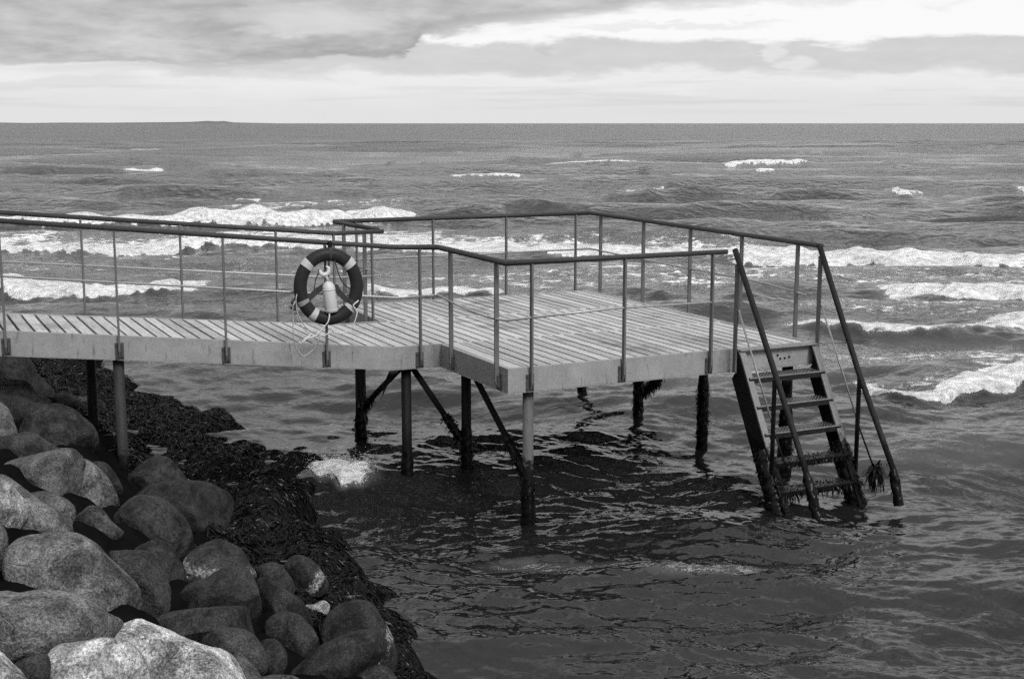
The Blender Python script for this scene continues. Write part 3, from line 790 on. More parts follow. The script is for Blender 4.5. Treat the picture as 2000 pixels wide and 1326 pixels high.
# --- loose weed over the tide line
rg = np.random.default_rng(77)
def scatter_weed(n, smin, smax, lmin, lmax, length, width, name, label, k=3, extra=None):
    s = rg.uniform(smin, smax, n); l = rg.uniform(lmin, lmax, n)
    x = SH0[0] + s * NIN[0] + l * SDR[0]; y = SH0[1] + s * NIN[1] + l * SDR[1]
    if extra is not None: x = np.concatenate([x, extra[0]]); y = np.concatenate([y, extra[1]])
    z = shore_z(x, y); e = .03
    gxn = (shore_z(x + e, y) - z) / e; gyn = (shore_z(x, y + e) - z) / e
    keep = (z > -.06) & (z < 1.0)
    x, y, z, gxn, gyn = x[keep], y[keep], z[keep], gxn[keep], gyn[keep]
    nr = np.stack([-gxn, -gyn, np.ones_like(z)], 1); nr /= np.linalg.norm(nr, axis=1)[:, None]
    g_ = np.hypot(gxn, gyn) + .3; q_ = rg.uniform(0, 2 * PI, len(z))
    nr = nr * .1 + np.stack([-gxn / g_ * .6 + np.cos(q_) * .8, -gyn / g_ * .6 + np.sin(q_) * .8, 0 * z], 1)
    V, F = frond_arrays(np.stack([x, y, z + .01], 1), nr, length, width, .55, rg, k)
    sz_ = shore_z(V[:, 0], V[:, 1])
    V[:, 2] = np.clip(V[:, 2], sz_ + .004 + rg.uniform(0, .012, len(V)), sz_ + .018 + rg.uniform(0, .022, len(V)))
    o = arr_mesh(name, V, F, M['weed']); tag(o, label, 'seaweed', kind='stuff'); return o
lx = np.concatenate([rg.normal(cx, r * .45, int(900 * r * r + 260)) for cx, cy, r, a in LUMPS])
ly = np.concatenate([rg.normal(cy, r * .45, int(900 * r * r + 260)) for cx, cy, r, a in LUMPS])
scatter_weed(14000, -.25, 1.2, -2.0, 16.0, .20, .011, 'seaweed', 'dark glistening wrack seaweed covering the rocks along the tide line', 3, (lx, ly))

# ================================================================== BOULDERS
# label, centre (world), tone, wet, kind, outline seen from the path in metres (right, up)
BOULDERS = [
    ('tall dark boulder leaning under the far left of the walkway', (-6.33, 16.33, 0.87), 0.014, 0, 'a',
     [(-0.5, 0.23), (-0.25, 0.4), (0.14, 0.31), (0.22, 0.19), (0.31, -0.03), (0.45, -0.18), (0.5, -0.3), (0.42, -0.42), (0.19, -0.37), (-0.16, -0.18), (-0.45, -0.03)]),
    ('broad dark boulder at the left edge just below the tall leaning one', (-5.3, 13.54, 1.08), 0.02, 0, 'r',
     [(-0.39, 0.2), (-0.08, 0.27), (0.17, 0.24), (0.29, 0.1), (0.41, 0.0), (0.37, -0.19), (0.09, -0.27), (-0.12, -0.26), (-0.41, -0.12)]),
    ('grey boulder cut off at the left edge beside the big round dark one', (-4.76, 11.81, 1.25), 0.054, 0, 'r',
     [(-0.18, 0.18), (-0.04, 0.27), (0.04, 0.23), (0.12, 0.15), (0.17, 0.0), (0.18, -0.1), (0.11, -0.23), (0.01, -0.27), (-0.2, -0.15)]),
    ('big smooth dark round boulder nearest the walkway pile', (-4.54, 12.78, 0.95), 0.02, 0, 'r',
     [(-0.35, 0.11), (-0.24, 0.24), (-0.12, 0.29), (0.01, 0.3), (0.15, 0.24), (0.29, 0.11), (0.37, -0.01), (0.37, -0.18), (0.22, -0.29), (-0.08, -0.29), (-0.28, -0.15), (-0.37, -0.01)]),
    ('small low dark boulder squeezed behind the long light-edged angular one', (-4.27, 11.26, 1.18), 0.018, 0, 'r',
     [(-0.27, 0.09), (-0.14, 0.13), (-0.03, 0.15), (0.07, 0.13), (0.17, 0.05), (0.28, -0.06), (0.1, -0.14), (-0.11, -0.14), (-0.28, -0.08)]),
    ('long angular boulder with a pale veined upper edge', (-3.78, 10.3, 1.2), 0.049, 0, 'a',
     [(-0.29, 0.14), (-0.1, 0.18), (0.17, 0.2), (0.26, 0.16), (0.32, 0.08), (0.31, -0.0), (0.25, -0.15), (0.19, -0.23), (0.04, -0.2), (-0.12, -0.11), (-0.27, -0.0), (-0.31, 0.08)]),
    ('speckled granite boulder tucked against the right end of the veined angular one', (-3.47, 10.57, 1.02), 0.062, 0, 'r',
     [(-0.09, 0.25), (0.03, 0.17), (0.12, 0.05), (0.17, -0.07), (0.18, -0.18), (0.11, -0.25), (-0.01, -0.22), (-0.15, -0.17), (-0.2, -0.06), (-0.14, 0.11)]),
    ('narrow dark boulder peeking out behind the speckled one', (-3.55, 11.15, 0.92), 0.014, 0, 'r',
     [(-0.13, 0.16), (-0.04, 0.17), (0.02, 0.13), (0.08, 0.03), (0.13, -0.1), (0.09, -0.18), (0.01, -0.15), (-0.09, -0.0)]),
    ('dark boulder with a blunt peak beside the seaweed', (-3.44, 12.32, 0.63), 0.014, 1, 'a',
     [(-0.3, -0.12), (-0.26, 0.05), (-0.17, 0.15), (-0.05, 0.2), (0.08, 0.21), (0.16, 0.13), (0.3, -0.07), (0.2, -0.18), (-0.05, -0.21), (-0.23, -0.19)]),
    ('wide flat-topped dark boulder reaching towards the seaweed', (-2.83, 10.9, 0.7), 0.014, 1, 'a',
     [(-0.5, 0.17), (-0.33, 0.25), (-0.11, 0.28), (0.19, 0.27), (0.36, 0.21), (0.52, 0.12), (0.46, -0.03), (0.34, -0.19), (0.16, -0.29), (-0.05, -0.21), (-0.26, -0.13), (-0.48, 0.04)]),
    ('large egg-shaped dark boulder in the middle of the pile', (-2.73, 9.62, 0.94), 0.017, 0, 'r',
     [(-0.29, 0.13), (-0.22, 0.22), (-0.12, 0.28), (-0.03, 0.28), (0.09, 0.24), (0.2, 0.13), (0.27, 0.01), (0.29, -0.12), (0.26, -0.24), (0.14, -0.29), (-0.05, -0.21), (-0.21, -0.08), (-0.28, 0.04)]),
    ('angular wedge-shaped boulder with a sharp right tip', (-2.97, 9.12, 1.14), 0.031, 0, 'a',
     [(-0.19, 0.12), (-0.12, 0.15), (-0.04, 0.16), (0.02, 0.12), (0.08, 0.03), (0.15, -0.04), (0.19, -0.12), (0.13, -0.15), (0.03, -0.16), (-0.06, -0.12), (-0.15, -0.03), (-0.2, 0.05)]),
    ('low grey boulder lying behind the long sloping granite one', (-3.29, 9.02, 1.29), 0.049, 0, 'a',
     [(-0.16, 0.15), (-0.05, 0.16), (0.06, 0.1), (0.13, 0.05), (0.17, -0.02), (0.14, -0.13), (-0.0, -0.15), (-0.13, -0.03)]),
    ('long sloping speckled granite boulder at the left edge', (-3.35, 8.76, 1.36), 0.062, 0, 'r',
     [(-0.3, 0.25), (-0.17, 0.27), (-0.1, 0.24), (0.02, 0.13), (0.15, 0.03), (0.24, -0.05), (0.31, -0.13), (0.29, -0.22), (0.13, -0.27), (-0.06, -0.25), (-0.29, -0.12)]),
    ('coarse pale boulder with a pitted face at the left edge', (-3.43, 8.42, 1.47), 0.16, 0, 'a',
     [(-0.19, 0.11), (-0.03, 0.22), (0.08, 0.17), (0.17, 0.06), (0.2, -0.04), (0.16, -0.11), (0.07, -0.19), (-0.05, -0.21), (-0.2, -0.09)]),
    ('grey boulder sliver at the left edge below the coarse pitted one', (-3.06, 7.39, 1.55), 0.058, 0, 'r',
     [(-0.08, 0.1), (0.04, 0.16), (0.09, 0.1), (0.1, 0.02), (0.08, -0.07), (0.05, -0.14), (-0.04, -0.15), (-0.1, -0.04)]),
    ('largest boulder of the pile, smooth and evenly speckled', (-2.57, 7.35, 1.37), 0.062, 0, 'r',
     [(-0.36, 0.21), (-0.28, 0.28), (-0.17, 0.29), (-0.06, 0.29), (0.04, 0.27), (0.13, 0.21), (0.21, 0.11), (0.3, 0.01), (0.36, -0.06), (0.38, -0.14), (0.38, -0.21), (0.35, -0.28), (0.2, -0.31), (0.03, -0.26), (-0.19, -0.17), (-0.35, -0.01), (-0.38, 0.11)]),
    ('upright grey boulder standing against the right flank of the largest one', (-2.3, 7.75, 1.18), 0.018, 0, 'a',
     [(-0.18, 0.22), (-0.11, 0.24), (0.06, 0.22), (0.1, 0.17), (0.15, 0.09), (0.18, -0.01), (0.18, -0.09), (0.15, -0.18), (0.07, -0.23), (-0.02, -0.22), (-0.07, -0.0)]),
    ('round dark boulder below the egg-shaped one', (-2.39, 8.52, 1.05), 0.014, 0, 'r',
     [(-0.16, 0.13), (-0.08, 0.17), (0.0, 0.18), (0.08, 0.14), (0.13, 0.05), (0.17, -0.06), (0.15, -0.15), (0.07, -0.19), (-0.05, -0.14), (-0.14, 0.0)]),
    ('boulder with a broad white lichen band across its face', (-2.15, 9.21, 0.81), 0.018, 0, 'p',
     [(-0.27, 0.01), (-0.22, 0.1), (-0.13, 0.16), (-0.0, 0.2), (0.11, 0.15), (0.18, 0.09), (0.23, -0.01), (0.27, -0.09), (0.19, -0.18), (0.0, -0.2), (-0.18, -0.17), (-0.27, -0.08)]),
    ('dark blocky boulder in front of the white banded one', (-1.93, 8.23, 0.93), 0.016, 0, 'a',
     [(-0.29, 0.05), (-0.22, 0.1), (-0.09, 0.13), (-0.0, 0.18), (0.08, 0.2), (0.18, 0.18), (0.23, 0.12), (0.27, 0.0), (0.29, -0.1), (0.28, -0.2), (0.18, -0.22), (-0.03, -0.15), (-0.23, -0.11), (-0.28, -0.03)]),
    ('small dark boulder between the blocky one and the white splashed stone', (-1.78, 9.38, 0.63), 0.014, 1, 'r',
     [(-0.15, 0.09), (-0.06, 0.14), (0.02, 0.14), (0.07, 0.1), (0.14, -0.0), (0.15, -0.1), (0.05, -0.15), (-0.06, -0.1), (-0.14, -0.0)]),
    ('long dark boulder sloping down to the right through the middle of the lower pile', (-1.57, 8.64, 0.71), 0.014, 0, 'r',
     [(-0.19, 0.21), (-0.09, 0.2), (0.01, 0.13), (0.12, 0.04), (0.17, -0.05), (0.19, -0.15), (0.11, -0.21), (-0.03, -0.15), (-0.15, -0.05), (-0.18, 0.09)]),
    ('rounded dark boulder just in front of the long sloping dark one', (-1.38, 7.83, 0.81), 0.016, 0, 'r',
     [(-0.17, 0.1), (-0.12, 0.16), (-0.04, 0.18), (0.06, 0.14), (0.14, 0.04), (0.17, -0.06), (0.14, -0.15), (0.02, -0.18), (-0.11, -0.11), (-0.16, -0.01)]),
    ('flat slab-like dark boulder behind the brightest one', (-1.83, 7.34, 1.09), 0.014, 0, 'a',
     [(-0.31, 0.03), (-0.21, 0.09), (-0.09, 0.11), (0.09, 0.11), (0.23, 0.1), (0.28, 0.08), (0.29, 0.0), (0.31, -0.09), (0.22, -0.14), (0.02, -0.11), (-0.18, -0.06)]),
    ('medium smooth boulder leaning on the right side of the slab-like one', (-1.58, 7.02, 1.06), 0.02, 0, 'r',
     [(-0.18, 0.08), (-0.09, 0.13), (0.01, 0.14), (0.09, 0.12), (0.15, 0.06), (0.19, -0.03), (0.18, -0.12), (0.09, -0.15), (-0.04, -0.1), (-0.15, -0.0)]),
    ('small round dark boulder filling the gap left of the long smooth front one', (-1.39, 7.21, 0.95), 0.014, 0, 'r',
     [(-0.07, 0.09), (-0.0, 0.11), (0.05, 0.08), (0.08, 0.02), (0.08, -0.05), (0.04, -0.11), (-0.04, -0.1), (-0.08, -0.01)]),
    ('long smooth dark boulder lying at the bottom near the seaweed', (-1.09, 7.58, 0.75), 0.013, 0, 'r',
     [(-0.31, -0.07), (-0.19, 0.03), (-0.1, 0.1), (0.03, 0.16), (0.18, 0.2), (0.28, 0.18), (0.33, 0.12), (0.31, 0.04), (0.25, -0.02), (0.14, -0.08), (0.05, -0.15), (-0.17, -0.19), (-0.32, -0.16)]),
    ('dark boulder with a white salt patch down its right side', (-1.04, 8.48, 0.54), 0.014, 0, 'q',
     [(-0.26, 0.06), (-0.21, 0.18), (-0.12, 0.25), (-0.0, 0.27), (0.09, 0.24), (0.15, 0.15), (0.22, 0.02), (0.26, -0.11), (0.24, -0.23), (0.13, -0.28), (-0.05, -0.22), (-0.22, -0.07)]),
    ('small pale wedge of rock in the gap above the salt patched boulder', (-1.4, 9.0, 0.56), 0.133, 0, 'a',
     [(-0.09, 0.03), (-0.02, 0.04), (0.04, 0.06), (0.09, 0.02), (0.08, -0.04), (0.02, -0.06), (-0.05, -0.04)]),
    ('broad front boulder with dark cracks at the left edge', (-2.34, 6.23, 1.53), 0.065, 0, 'r',
     [(-0.36, 0.16), (-0.19, 0.2), (-0.1, 0.18), (0.0, 0.19), (0.12, 0.16), (0.21, 0.12), (0.29, 0.04), (0.38, -0.02), (0.36, -0.1), (0.22, -0.15), (0.05, -0.17), (-0.11, -0.17), (-0.35, -0.11)]),
    ('brightest and widest boulder at the bottom of the photo', (-1.71, 6.37, 1.25), 0.23, 0, 'r',
     [(-0.34, 0.21), (-0.27, 0.25), (-0.19, 0.27), (-0.12, 0.24), (0.01, 0.17), (0.13, 0.11), (0.24, 0.07), (0.3, 0.01), (0.33, -0.07), (0.35, -0.18), (0.12, -0.26), (-0.14, -0.23), (-0.3, -0.06), (-0.35, 0.12)]),
    ('pale rounded boulder in front of the brightest one', (-1.93, 5.73, 1.47), 0.193, 0, 'r',
     [(-0.25, 0.04), (-0.21, 0.13), (-0.15, 0.18), (-0.05, 0.18), (0.05, 0.19), (0.14, 0.16), (0.2, 0.11), (0.24, 0.03), (0.25, -0.06), (0.2, -0.17), (-0.03, -0.19), (-0.22, -0.12)]),
    ('pale boulder filling the bottom left corner', (-2.17, 5.17, 1.69), 0.222, 0, 'r',
     [(-0.14, 0.13), (-0.02, 0.17), (0.04, 0.14), (0.08, 0.09), (0.13, 0.02), (0.15, -0.08), (0.02, -0.16), (-0.16, -0.09)]),
    ('small dark stone wedged between the pale corner boulder and its round neighbour', (-2.14, 5.52, 1.6), 0.018, 0, 'r',
     [(-0.08, 0.03), (-0.01, 0.07), (0.07, 0.07), (0.08, -0.01), (0.04, -0.09), (-0.04, -0.08)]),
    ('grey boulder against the right side of the brightest one', (-1.39, 6.56, 1.09), 0.049, 0, 'r',
     [(-0.09, 0.12), (-0.05, 0.14), (-0.0, 0.11), (0.06, 0.03), (0.1, -0.04), (0.03, -0.14), (-0.09, -0.1)]),
    ('grey stone top just showing at the bottom edge left of the long smooth boulder', (-1.23, 6.62, 1.02), 0.049, 0, 'r',
     [(-0.13, 0.06), (-0.08, 0.08), (-0.01, 0.08), (0.08, 0.06), (0.14, -0.01), (0.05, -0.09), (-0.11, -0.05)]),
    ('small stone at the bottom edge below the salt patched boulder', (-0.84, 7.49, 0.68), 0.018, 1, 'r',
     [(-0.15, -0.02), (-0.07, 0.07), (0.04, 0.1), (0.12, 0.05), (0.15, -0.03), (0.04, -0.1), (-0.1, -0.08)]),
    ('wet stone with white water running over it in the seaweed', (-1.65, 10.07, 0.43), 0.018, 1, 'q',
     [(-0.18, 0.09), (-0.13, 0.15), (-0.05, 0.17), (0.05, 0.12), (0.12, 0.03), (0.18, -0.09), (0.11, -0.17), (-0.03, -0.16), (-0.13, -0.08)]),
    ('small dark stone behind the big round one under the walkway', (-5.38, 15.48, 0.69), 0.016, 0, 'r',
     [(-0.13, 0.07), (-0.03, 0.14), (0.07, 0.1), (0.14, 0.01), (0.11, -0.1), (-0.03, -0.14), (-0.14, -0.05)]),
    ('tiny grey stone at the foot of the shaded walkway pile', (-5.29, 15.82, 0.59), 0.031, 0, 'r',
     [(-0.1, 0.04), (-0.02, 0.1), (0.07, 0.07), (0.1, -0.03), (0.05, -0.1), (-0.07, -0.09)]),
]

bm = bmesh.new(); bmesh.ops.create_icosphere(bm, subdivisions=5, radius=1.0)
ICO_V = np.array([v.co[:] for v in bm.verts]); ICO_F = np.array([[v.index for v in f.verts] for f in bm.faces]); bm.free()
def close_spline(P, n=96):
    P = np.array(P, float); m = len(P); out = []
    for i in range(m):
        a, b, c, d = P[i - 1], P[i], P[(i + 1) % m], P[(i + 2) % m]
        for t in np.linspace(0, 1, 8, endpoint=False):
            out.append(.5 * ((2 * b) + (c - a) * t + (2 * a - 5 * b + 4 * c - d) * t * t + (3 * b - a - 3 * c + d) * t ** 3))
    return np.array(out)
def sine_noise(P, freq, rg, octs=4):
    out = np.zeros(len(P)); a = 1.0
    for o in range(octs):
        for _ in range(5):
            k = rg.normal(size=3) * freq; out += a * np.sin(P @ k + rg.uniform(0, 6.3)) / 5
        freq *= 2.1; a *= .5
    return out
for bi, (lab, c, tone, wet, kind, outl) in enumerate(BOULDERS):
    rgb = np.random.default_rng(100 + bi); c = np.array(c)
    d = c - np.array(EYE); d /= np.linalg.norm(d)
    rt = np.cross(d, [0, 0, 1]); rt /= np.linalg.norm(rt); up = np.cross(rt, d)
    S = close_spline(outl); ctr = (S.max(0) + S.min(0)) / 2; S = S - ctr
    ang = np.arctan2(S[:, 1], S[:, 0]); rad = np.hypot(S[:, 0], S[:, 1]); k = np.argsort(ang); ang, rad = ang[k], rad[k]
    D = ICO_V; th = np.arctan2(D[:, 1], D[:, 0]); s = np.hypot(D[:, 0], D[:, 1])
    Rr = np.interp(th, ang, rad, period=2 * PI)
    mr = rad.mean(); e = .80 if kind != 'a' else .72
    flat = np.stack([Rr * s ** e * np.cos(th), Rr * s ** e * np.sin(th)], 1)
    dep = mr * 1.0 * np.sign(D[:, 2]) * np.abs(D[:, 2]) ** .85
    P = np.stack([flat[:, 0], flat[:, 1], dep], 1)
    # facets on the quarried-looking stones
    if kind == 'a':
        for _ in range(9):
            n_ = rgb.normal(size=3); n_[2] = abs(n_[2]) * 1.1 + .25; n_ /= np.linalg.norm(n_)
            h = P @ n_; lim = np.percentile(h, 99.9) * rgb.uniform(.70, .86)
            over = np.maximum(h - lim, 0); P -= np.outer(over * .86, n_)
    else:
        for _ in range(5):
            n_ = rgb.normal(size=3); n_[2] = abs(n_[2]) + .5; n_ /= np.linalg.norm(n_)
            h = P @ n_; lim = np.percentile(h, 99.9) * rgb.uniform(.72, .86)
            over = np.maximum(h - lim, 0); P -= np.outer(over * .65, n_)
    nn_ = P / (np.linalg.norm(P, axis=1)[:, None] + 1e-6)
    P += nn_ * (mr * (.040 if kind == 'a' else .028) * sine_noise(P, 5.5 / mr * .35, rgb))[:, None]
    P += nn_ * (.0042 * sine_noise(P, 38, rgb, 3))[:, None]
    P[:, :2] += ctr
    Wd = P[:, :1] * rt + P[:, 1:2] * up - P[:, 2:3] * d
    base = Vector(c) - Vector((0, 0, mr * .9))
    mat = {'p': M['rock_band'], 'q': M['rock_salt']}.get(kind, M['rock'])
    o = arr_mesh('boulder', Wd + (c - np.array(base)), ICO_F, mat, None, True, tuple(base))
    o.color = (tone, tone, tone, 1)
    tag(o, lab, 'stone' if 'stone' in lab or 'wedge of rock' in lab else 'boulder', group='boulders piled along the shore')

# ================================================================== SEA
def sea_rows():
    f = 1311.0; h = EYE[2]
    py = np.arange(f * h / 4.2, 1.2, -0.85)           # evenly spaced in apparent depth, like any ocean grid that thins out with distance
    r = f * h / py
    return np.concatenate([r, [6500, 9000, 14000, 30000]])
rr_ = sea_rows(); tt_ = np.linspace(-.56, .56, 1250)
NR, NC = len(rr_), len(tt_)
RR = rr_[:, None] * np.ones((1, NC)); XX = (rr_[:, None] + 5.0) * tt_[None, :]; YY = RR.copy()
X0 = XX.ravel().astype(np.float64); Y0 = YY.ravel().astype(np.float64)
cell = np.gradient(rr_)[:, None] * np.ones((1, NC)); cell = np.maximum(cell, (rr_[:, None] + 5) * (tt_[1] - tt_[0])).ravel()
DX = np.zeros_like(X0); DY = np.zeros_like(X0); DZ = np.zeros_like(X0)
rgs = np.random.default_rng(2024)
def waves(lmin, lmax, n, steep, spread, heading=-90.0, mask=None, chop=.8):
    """n sharp-crested waves with random lengths and headings"""
    global DX, DY, DZ
    for _ in range(n):
        lam = lmin * (lmax / lmin) ** rgs.random(); k = 2 * PI / lam; a = steep / k * rgs.uniform(.5, 1.3)
        th = R(heading + rgs.normal() * spread); kx, ky = math.cos(th), math.sin(th)
        sel = cell < lam / 2.2
        if mask is not None: sel &= mask
        if not sel.any(): continue
        idx = np.nonzero(sel)[0]
        fade = np.clip((lam / 2.2 - cell[idx]) / (lam * .2), 0, 1)
        x_, y_ = X0[idx], Y0[idx]
        # bend the crest lines a little so that no wave runs on for ever
        ph = k * (kx * x_ + ky * y_) + 1.5 * np.sin(x_ / lam * .23 + y_ / lam * .11 + rgs.uniform(0, 6)) + rgs.uniform(0, 6.28)
        grp = .55 + .45 * np.sin(x_ / lam * rgs.uniform(.3, .6) + y_ / lam * rgs.uniform(.3, .7) + rgs.uniform(0, 6))
        A = a * fade * grp
        DZ[idx] += A * np.cos(ph); DX[idx] -= chop * A * kx * np.sin(ph); DY[idx] -= chop * A * ky * np.sin(ph)
sea_far = Y0 > 45
waves(14, 38, 12, .028, 14, mask=sea_far)
waves(12, 45, 22, .050, 16, mask=Y0 > 130)
waves(6, 14, 16, .020, 16)
waves(5, 14, 22, .072, 14, mask=Y0 > 52)
waves(2.2, 6, 28, .054, 20, chop=.35)
waves(.8, 2.2, 36, .042, 22, chop=.20)
waves(.30, .8, 50, .044, 26, chop=.20)
waves(.12, .30, 54, .046, 32, mask=Y0 < 34, chop=.15)
waves(.06, .13, 34, .028, 42, mask=Y0 < 18, chop=.1)

def wob(x, sc, seed):
    g = np.random.default_rng(seed); o = np.zeros_like(x)
    for q in range(7): o += np.sin(x * g.uniform(.5, 4.5) / sc + g.uniform(0, 6.3)) / (1 + q * .25)
    return o / 3.0
FO = np.zeros_like(X0)                                 # foam density
def breaker(pts, A, Lf, Lb, foam=None, trail=0.0, tdens=.0, ends=(1.5, 1.5), seed=1, hump=1.0):
    """a wave line through pts (x, y): steep towards the shore, gentle behind, with optional white crest and trailing foam"""
    global DZ, DY, FO
    pts = sorted(pts); px_ = np.array([p[0] for p in pts]); py_ = np.array([p[1] for p in pts])
    sel = np.nonzero((Y0 > py_.min() - 4 * Lb - 1) & (Y0 < py_.max() + 4 * Lb + trail + 2) & (X0 > px_[0] - 4) & (X0 < px_[-1] + 4))[0]
    x, y = X0[sel], Y0[sel]
    yb = np.interp(x, px_, py_) + .22 * Lb * wob(x, 1.0, seed) + .05 * wob(x * 4, 1.0, seed + 9)
    s = y - yb
    env = np.clip((x - px_[0]) / ends[0] + .0, 0, 1) * np.clip((px_[-1] - x) / ends[1], 0, 1)
    env = env * env * (3 - 2 * env) * (.8 + .35 * wob(x, 1.6, seed + 3))
    h = np.where(s > 0, np.exp(-(s / Lb) ** 2), np.exp(-(s / Lf) ** 2))
    DZ[sel] += A * env * h * hump
    DY[sel] -= A * env * h * (.9 if foam else .45)
    if foam:
        jag = .42 * Lf * wob(x * 2.6, 1.0, seed + 5) + .25 * Lf * wob(x * 6.5, 1.0, seed + 7)
        f = np.clip((s + Lf * foam[1] + jag) / (.8 * Lf), 0, 1) * np.clip(1 - (s - foam[2]) / max(.3, foam[2] * .8), 0, 1)
        f = f * foam[0] * np.clip(env * 2.2, 0, 1)
        if trail: f = np.maximum(f, tdens * np.clip(env * 3, 0, 1) * (s > 0) * np.clip(1 - (np.maximum(s, 0) / trail) ** 2.5, 0, 1))
        FO[sel] = np.maximum(FO[sel], f)
B = breaker
# long white line, right half and centre
B([(-5.5, 41.2), (0, 40.4), (3.85, 39.4), (6.8, 38.9), (9.5, 38.9)], .14, .5, 2.0, (.62, .5, 2.8), 7.5, .58, (1.5, 3.5), seed=3)
B([(5.6, 39.0), (8.5, 38.8), (10.6, 38.9), (15.8, 38.4), (26, 38.0), (34, 38.4)], .25, .5, 1.3, (.92, 1.7, .9), 2.2, .40, (3, 2), seed=4)
# left: double line with a tall breaking crest
B([(-30, 42), (-17.2, 41.3), (-15, 40.6), (-13.6, 40.1), (-11.9, 40.5), (-10.9, 41.6), (-9.9, 42.8), (-7.5, 43.2), (-4.3, 42.6), (-2, 42.8)], .20, .45, 1.5, (.90, 1.6, 1.0), 8.0, .56, seed=5)
B([(-14.5, 49.3), (-12.2, 50.3), (-10.3, 50.6), (-7.9, 50.8), (-6.0, 52.3), (-3.5, 52.6)], .52, .7, 1.6, (.97, 1.8, 1.1), 0, 0, (4.5, 1.2), seed=6)
B([(-30, 50.5), (-22, 50), (-14, 49.6), (-8, 50.2)], .25, .6, 1.7, (.85, .9, 1.8), 3.0, .5, seed=16)
# second line
B([(-24, 31.5), (-12.9, 31.2), (-11.3, 30.6), (-10, 30.1), (-9.2, 30.3), (-8.2, 31.1), (-7.3, 31.5)], .24, .36, 1.3, (.95, 1.5, 1.2), 3.0, .25, (1, 1), seed=7)
B([(-24, 31.1), (-12.9, 30.9), (-10, 29.9), (-7.5, 31.2), (-5.3, 30.6), (-4.0, 30.4), (-2.6, 30.8)], .20, .5, 1.5, None, seed=8)
B([(-3.9, 30.9), (-2.9, 30.5), (-.5, 30.3), (.1, 30.8)], .24, .40, 1.1, (.75, .8, .7), 0, 0, (.8, .8), seed=9)
B([(.4, 31.2), (1.2, 31.4), (2.4, 31.2), (3.2, 30.3), (4.6, 29.7), (6.6, 30.4)], .24, .55, 1.4, None, seed=10)
B([(8.3, 30.9), (9.7, 30.9), (12.5, 30.3), (17, 30), (22, 30)], .22, .36, 1.1, (.9, 1.8, 1.0), 4.0, .36, seed=11)
B([(5.2, 25.9), (5.8, 25.7), (7, 25.2), (8.4, 25.1), (10.9, 26.3), (15, 26.5)], .20, .40, 1.1, (.60, .8, .6), 1.5, .30, (.9, 1), seed=12)
B([(5.15, 20.1), (5.5, 19.2), (5.8, 18.9), (6.4, 19.1), (7.3, 19.9), (8.6, 20.7), (12, 21.5)], .20, .24, .8, (.90, 1.2, .28), 1.6, .34, (.5, 1), seed=13)
# unbroken swell near the stage
B([(-3.0, 14.7), (-2.2, 14.7), (-1.2, 14.7), (-.6, 14.55), (.2, 14.6), (.9, 15.0), (1.8, 14.8), (2.8, 13.9), (3.8, 13.2)], .15, .62, .9, None, seed=14)
B([(1.6, 9.3), (2.0, 9.5), (2.4, 9.64), (2.8, 9.7), (3.4, 9.7), (5.5, 9.6)], .10, .30, .7, None, seed=15)
B([(-.8, 12.2), (-.4, 11.9), (.7, 11.5), (1.6, 11.3), (2.3, 11.05), (3.4, 10.9)], .09, .5, .6, None, seed=17)
B([(.5, 17.6), (2, 17.4), (4, 17.9), (6.5, 17.2)], .08, .5, .9, None, seed=18)
B([(-3, 19.5), (-1, 19.2), (1.5, 20.0)], .09, .5, 1.0, None, seed=19)
B([(3.5, 15.4), (5.5, 15.6), (8, 15.0)], .10, .5, .9, None, seed=20)
B([(.6, 11.9), (2.2, 12.35), (3.1, 12.65), (4.1, 13.15), (6.2, 13.4)], .18, .7, .8, None, seed=33)
# surge breaking on the weed
B([(-2.5, 14.45), (-2.2, 14.35), (-1.8, 14.15), (-1.35, 14.3)], .10, .22, .35, (.66, 1.3, .30), 0, 0, (.6, .7), seed=21)
# white caps far out
for (cx, cy, w, ds, a) in ((-31.8, 109, 2.6, .95, .5), (-37, 106, 1.6, .8, .4), (7.3, 125, 5.5, .85, .3), (23.6, 121, 5.2, .85, .5), (47.4, 129, 2.4, .95, .6), (8.2, 78, 1.6, .75, .3), (23, 76, 1.2, .8, .3), (-1.9, 96, 3.6, .65, .3), (31, 72, 3.5, .45, .4), (-12, 62, 4, .4, .3), (14, 150, 3, .5, .4), (-52, 190, 4, .5, .5), (-8, 67, 3, .35, .3)):
    B([(cx - w, cy + .6), (cx, cy), (cx + w * .5, cy + .4), (cx + w, cy + .9)], a * .6, 1.6 * (cy / 100), 2.6 * (cy / 100), (ds, .8, 2.2), 0, 0, (w * .6, w * .5), seed=int(cy))
gq = np.random.default_rng(44)
for q in range(16):
    cy = math.exp(gq.uniform(math.log(58), math.log(260))); cx = gq.uniform(-.42, .42) * cy; w = gq.uniform(.5, 1.6) * (cy / 90) ** .6
    B([(cx - w, cy + .3), (cx, cy), (cx + w, cy + .4)], .22 * (cy / 90) ** .4, .7 * (cy / 100), 1.5 * (cy / 100), (gq.uniform(.5, .8), .7, 1.0), 0, 0, (w * .7, w * .7), seed=400 + q)
# unbroken darker wave backs out at sea
gw = np.random.default_rng(8)
for q in range(120):
    cy = math.exp(gw.uniform(math.log(52), math.log(330))); cx = gw.uniform(-.45, .45) * cy; w = gw.uniform(1.2, 5.0) * (cy / 90) ** .5
    if abs(cx) < 6 and cy < 46: continue
    B([(cx - w, cy + gw.normal() * .6), (cx, cy), (cx + w, cy + gw.normal() * .6)], gw.uniform(.14, .34) * (cy / 90) ** .35, .5 * (cy / 80) ** .8, 1.5 * (cy / 80) ** .7, None, ends=(w * .8, w * .8), seed=200 + q)
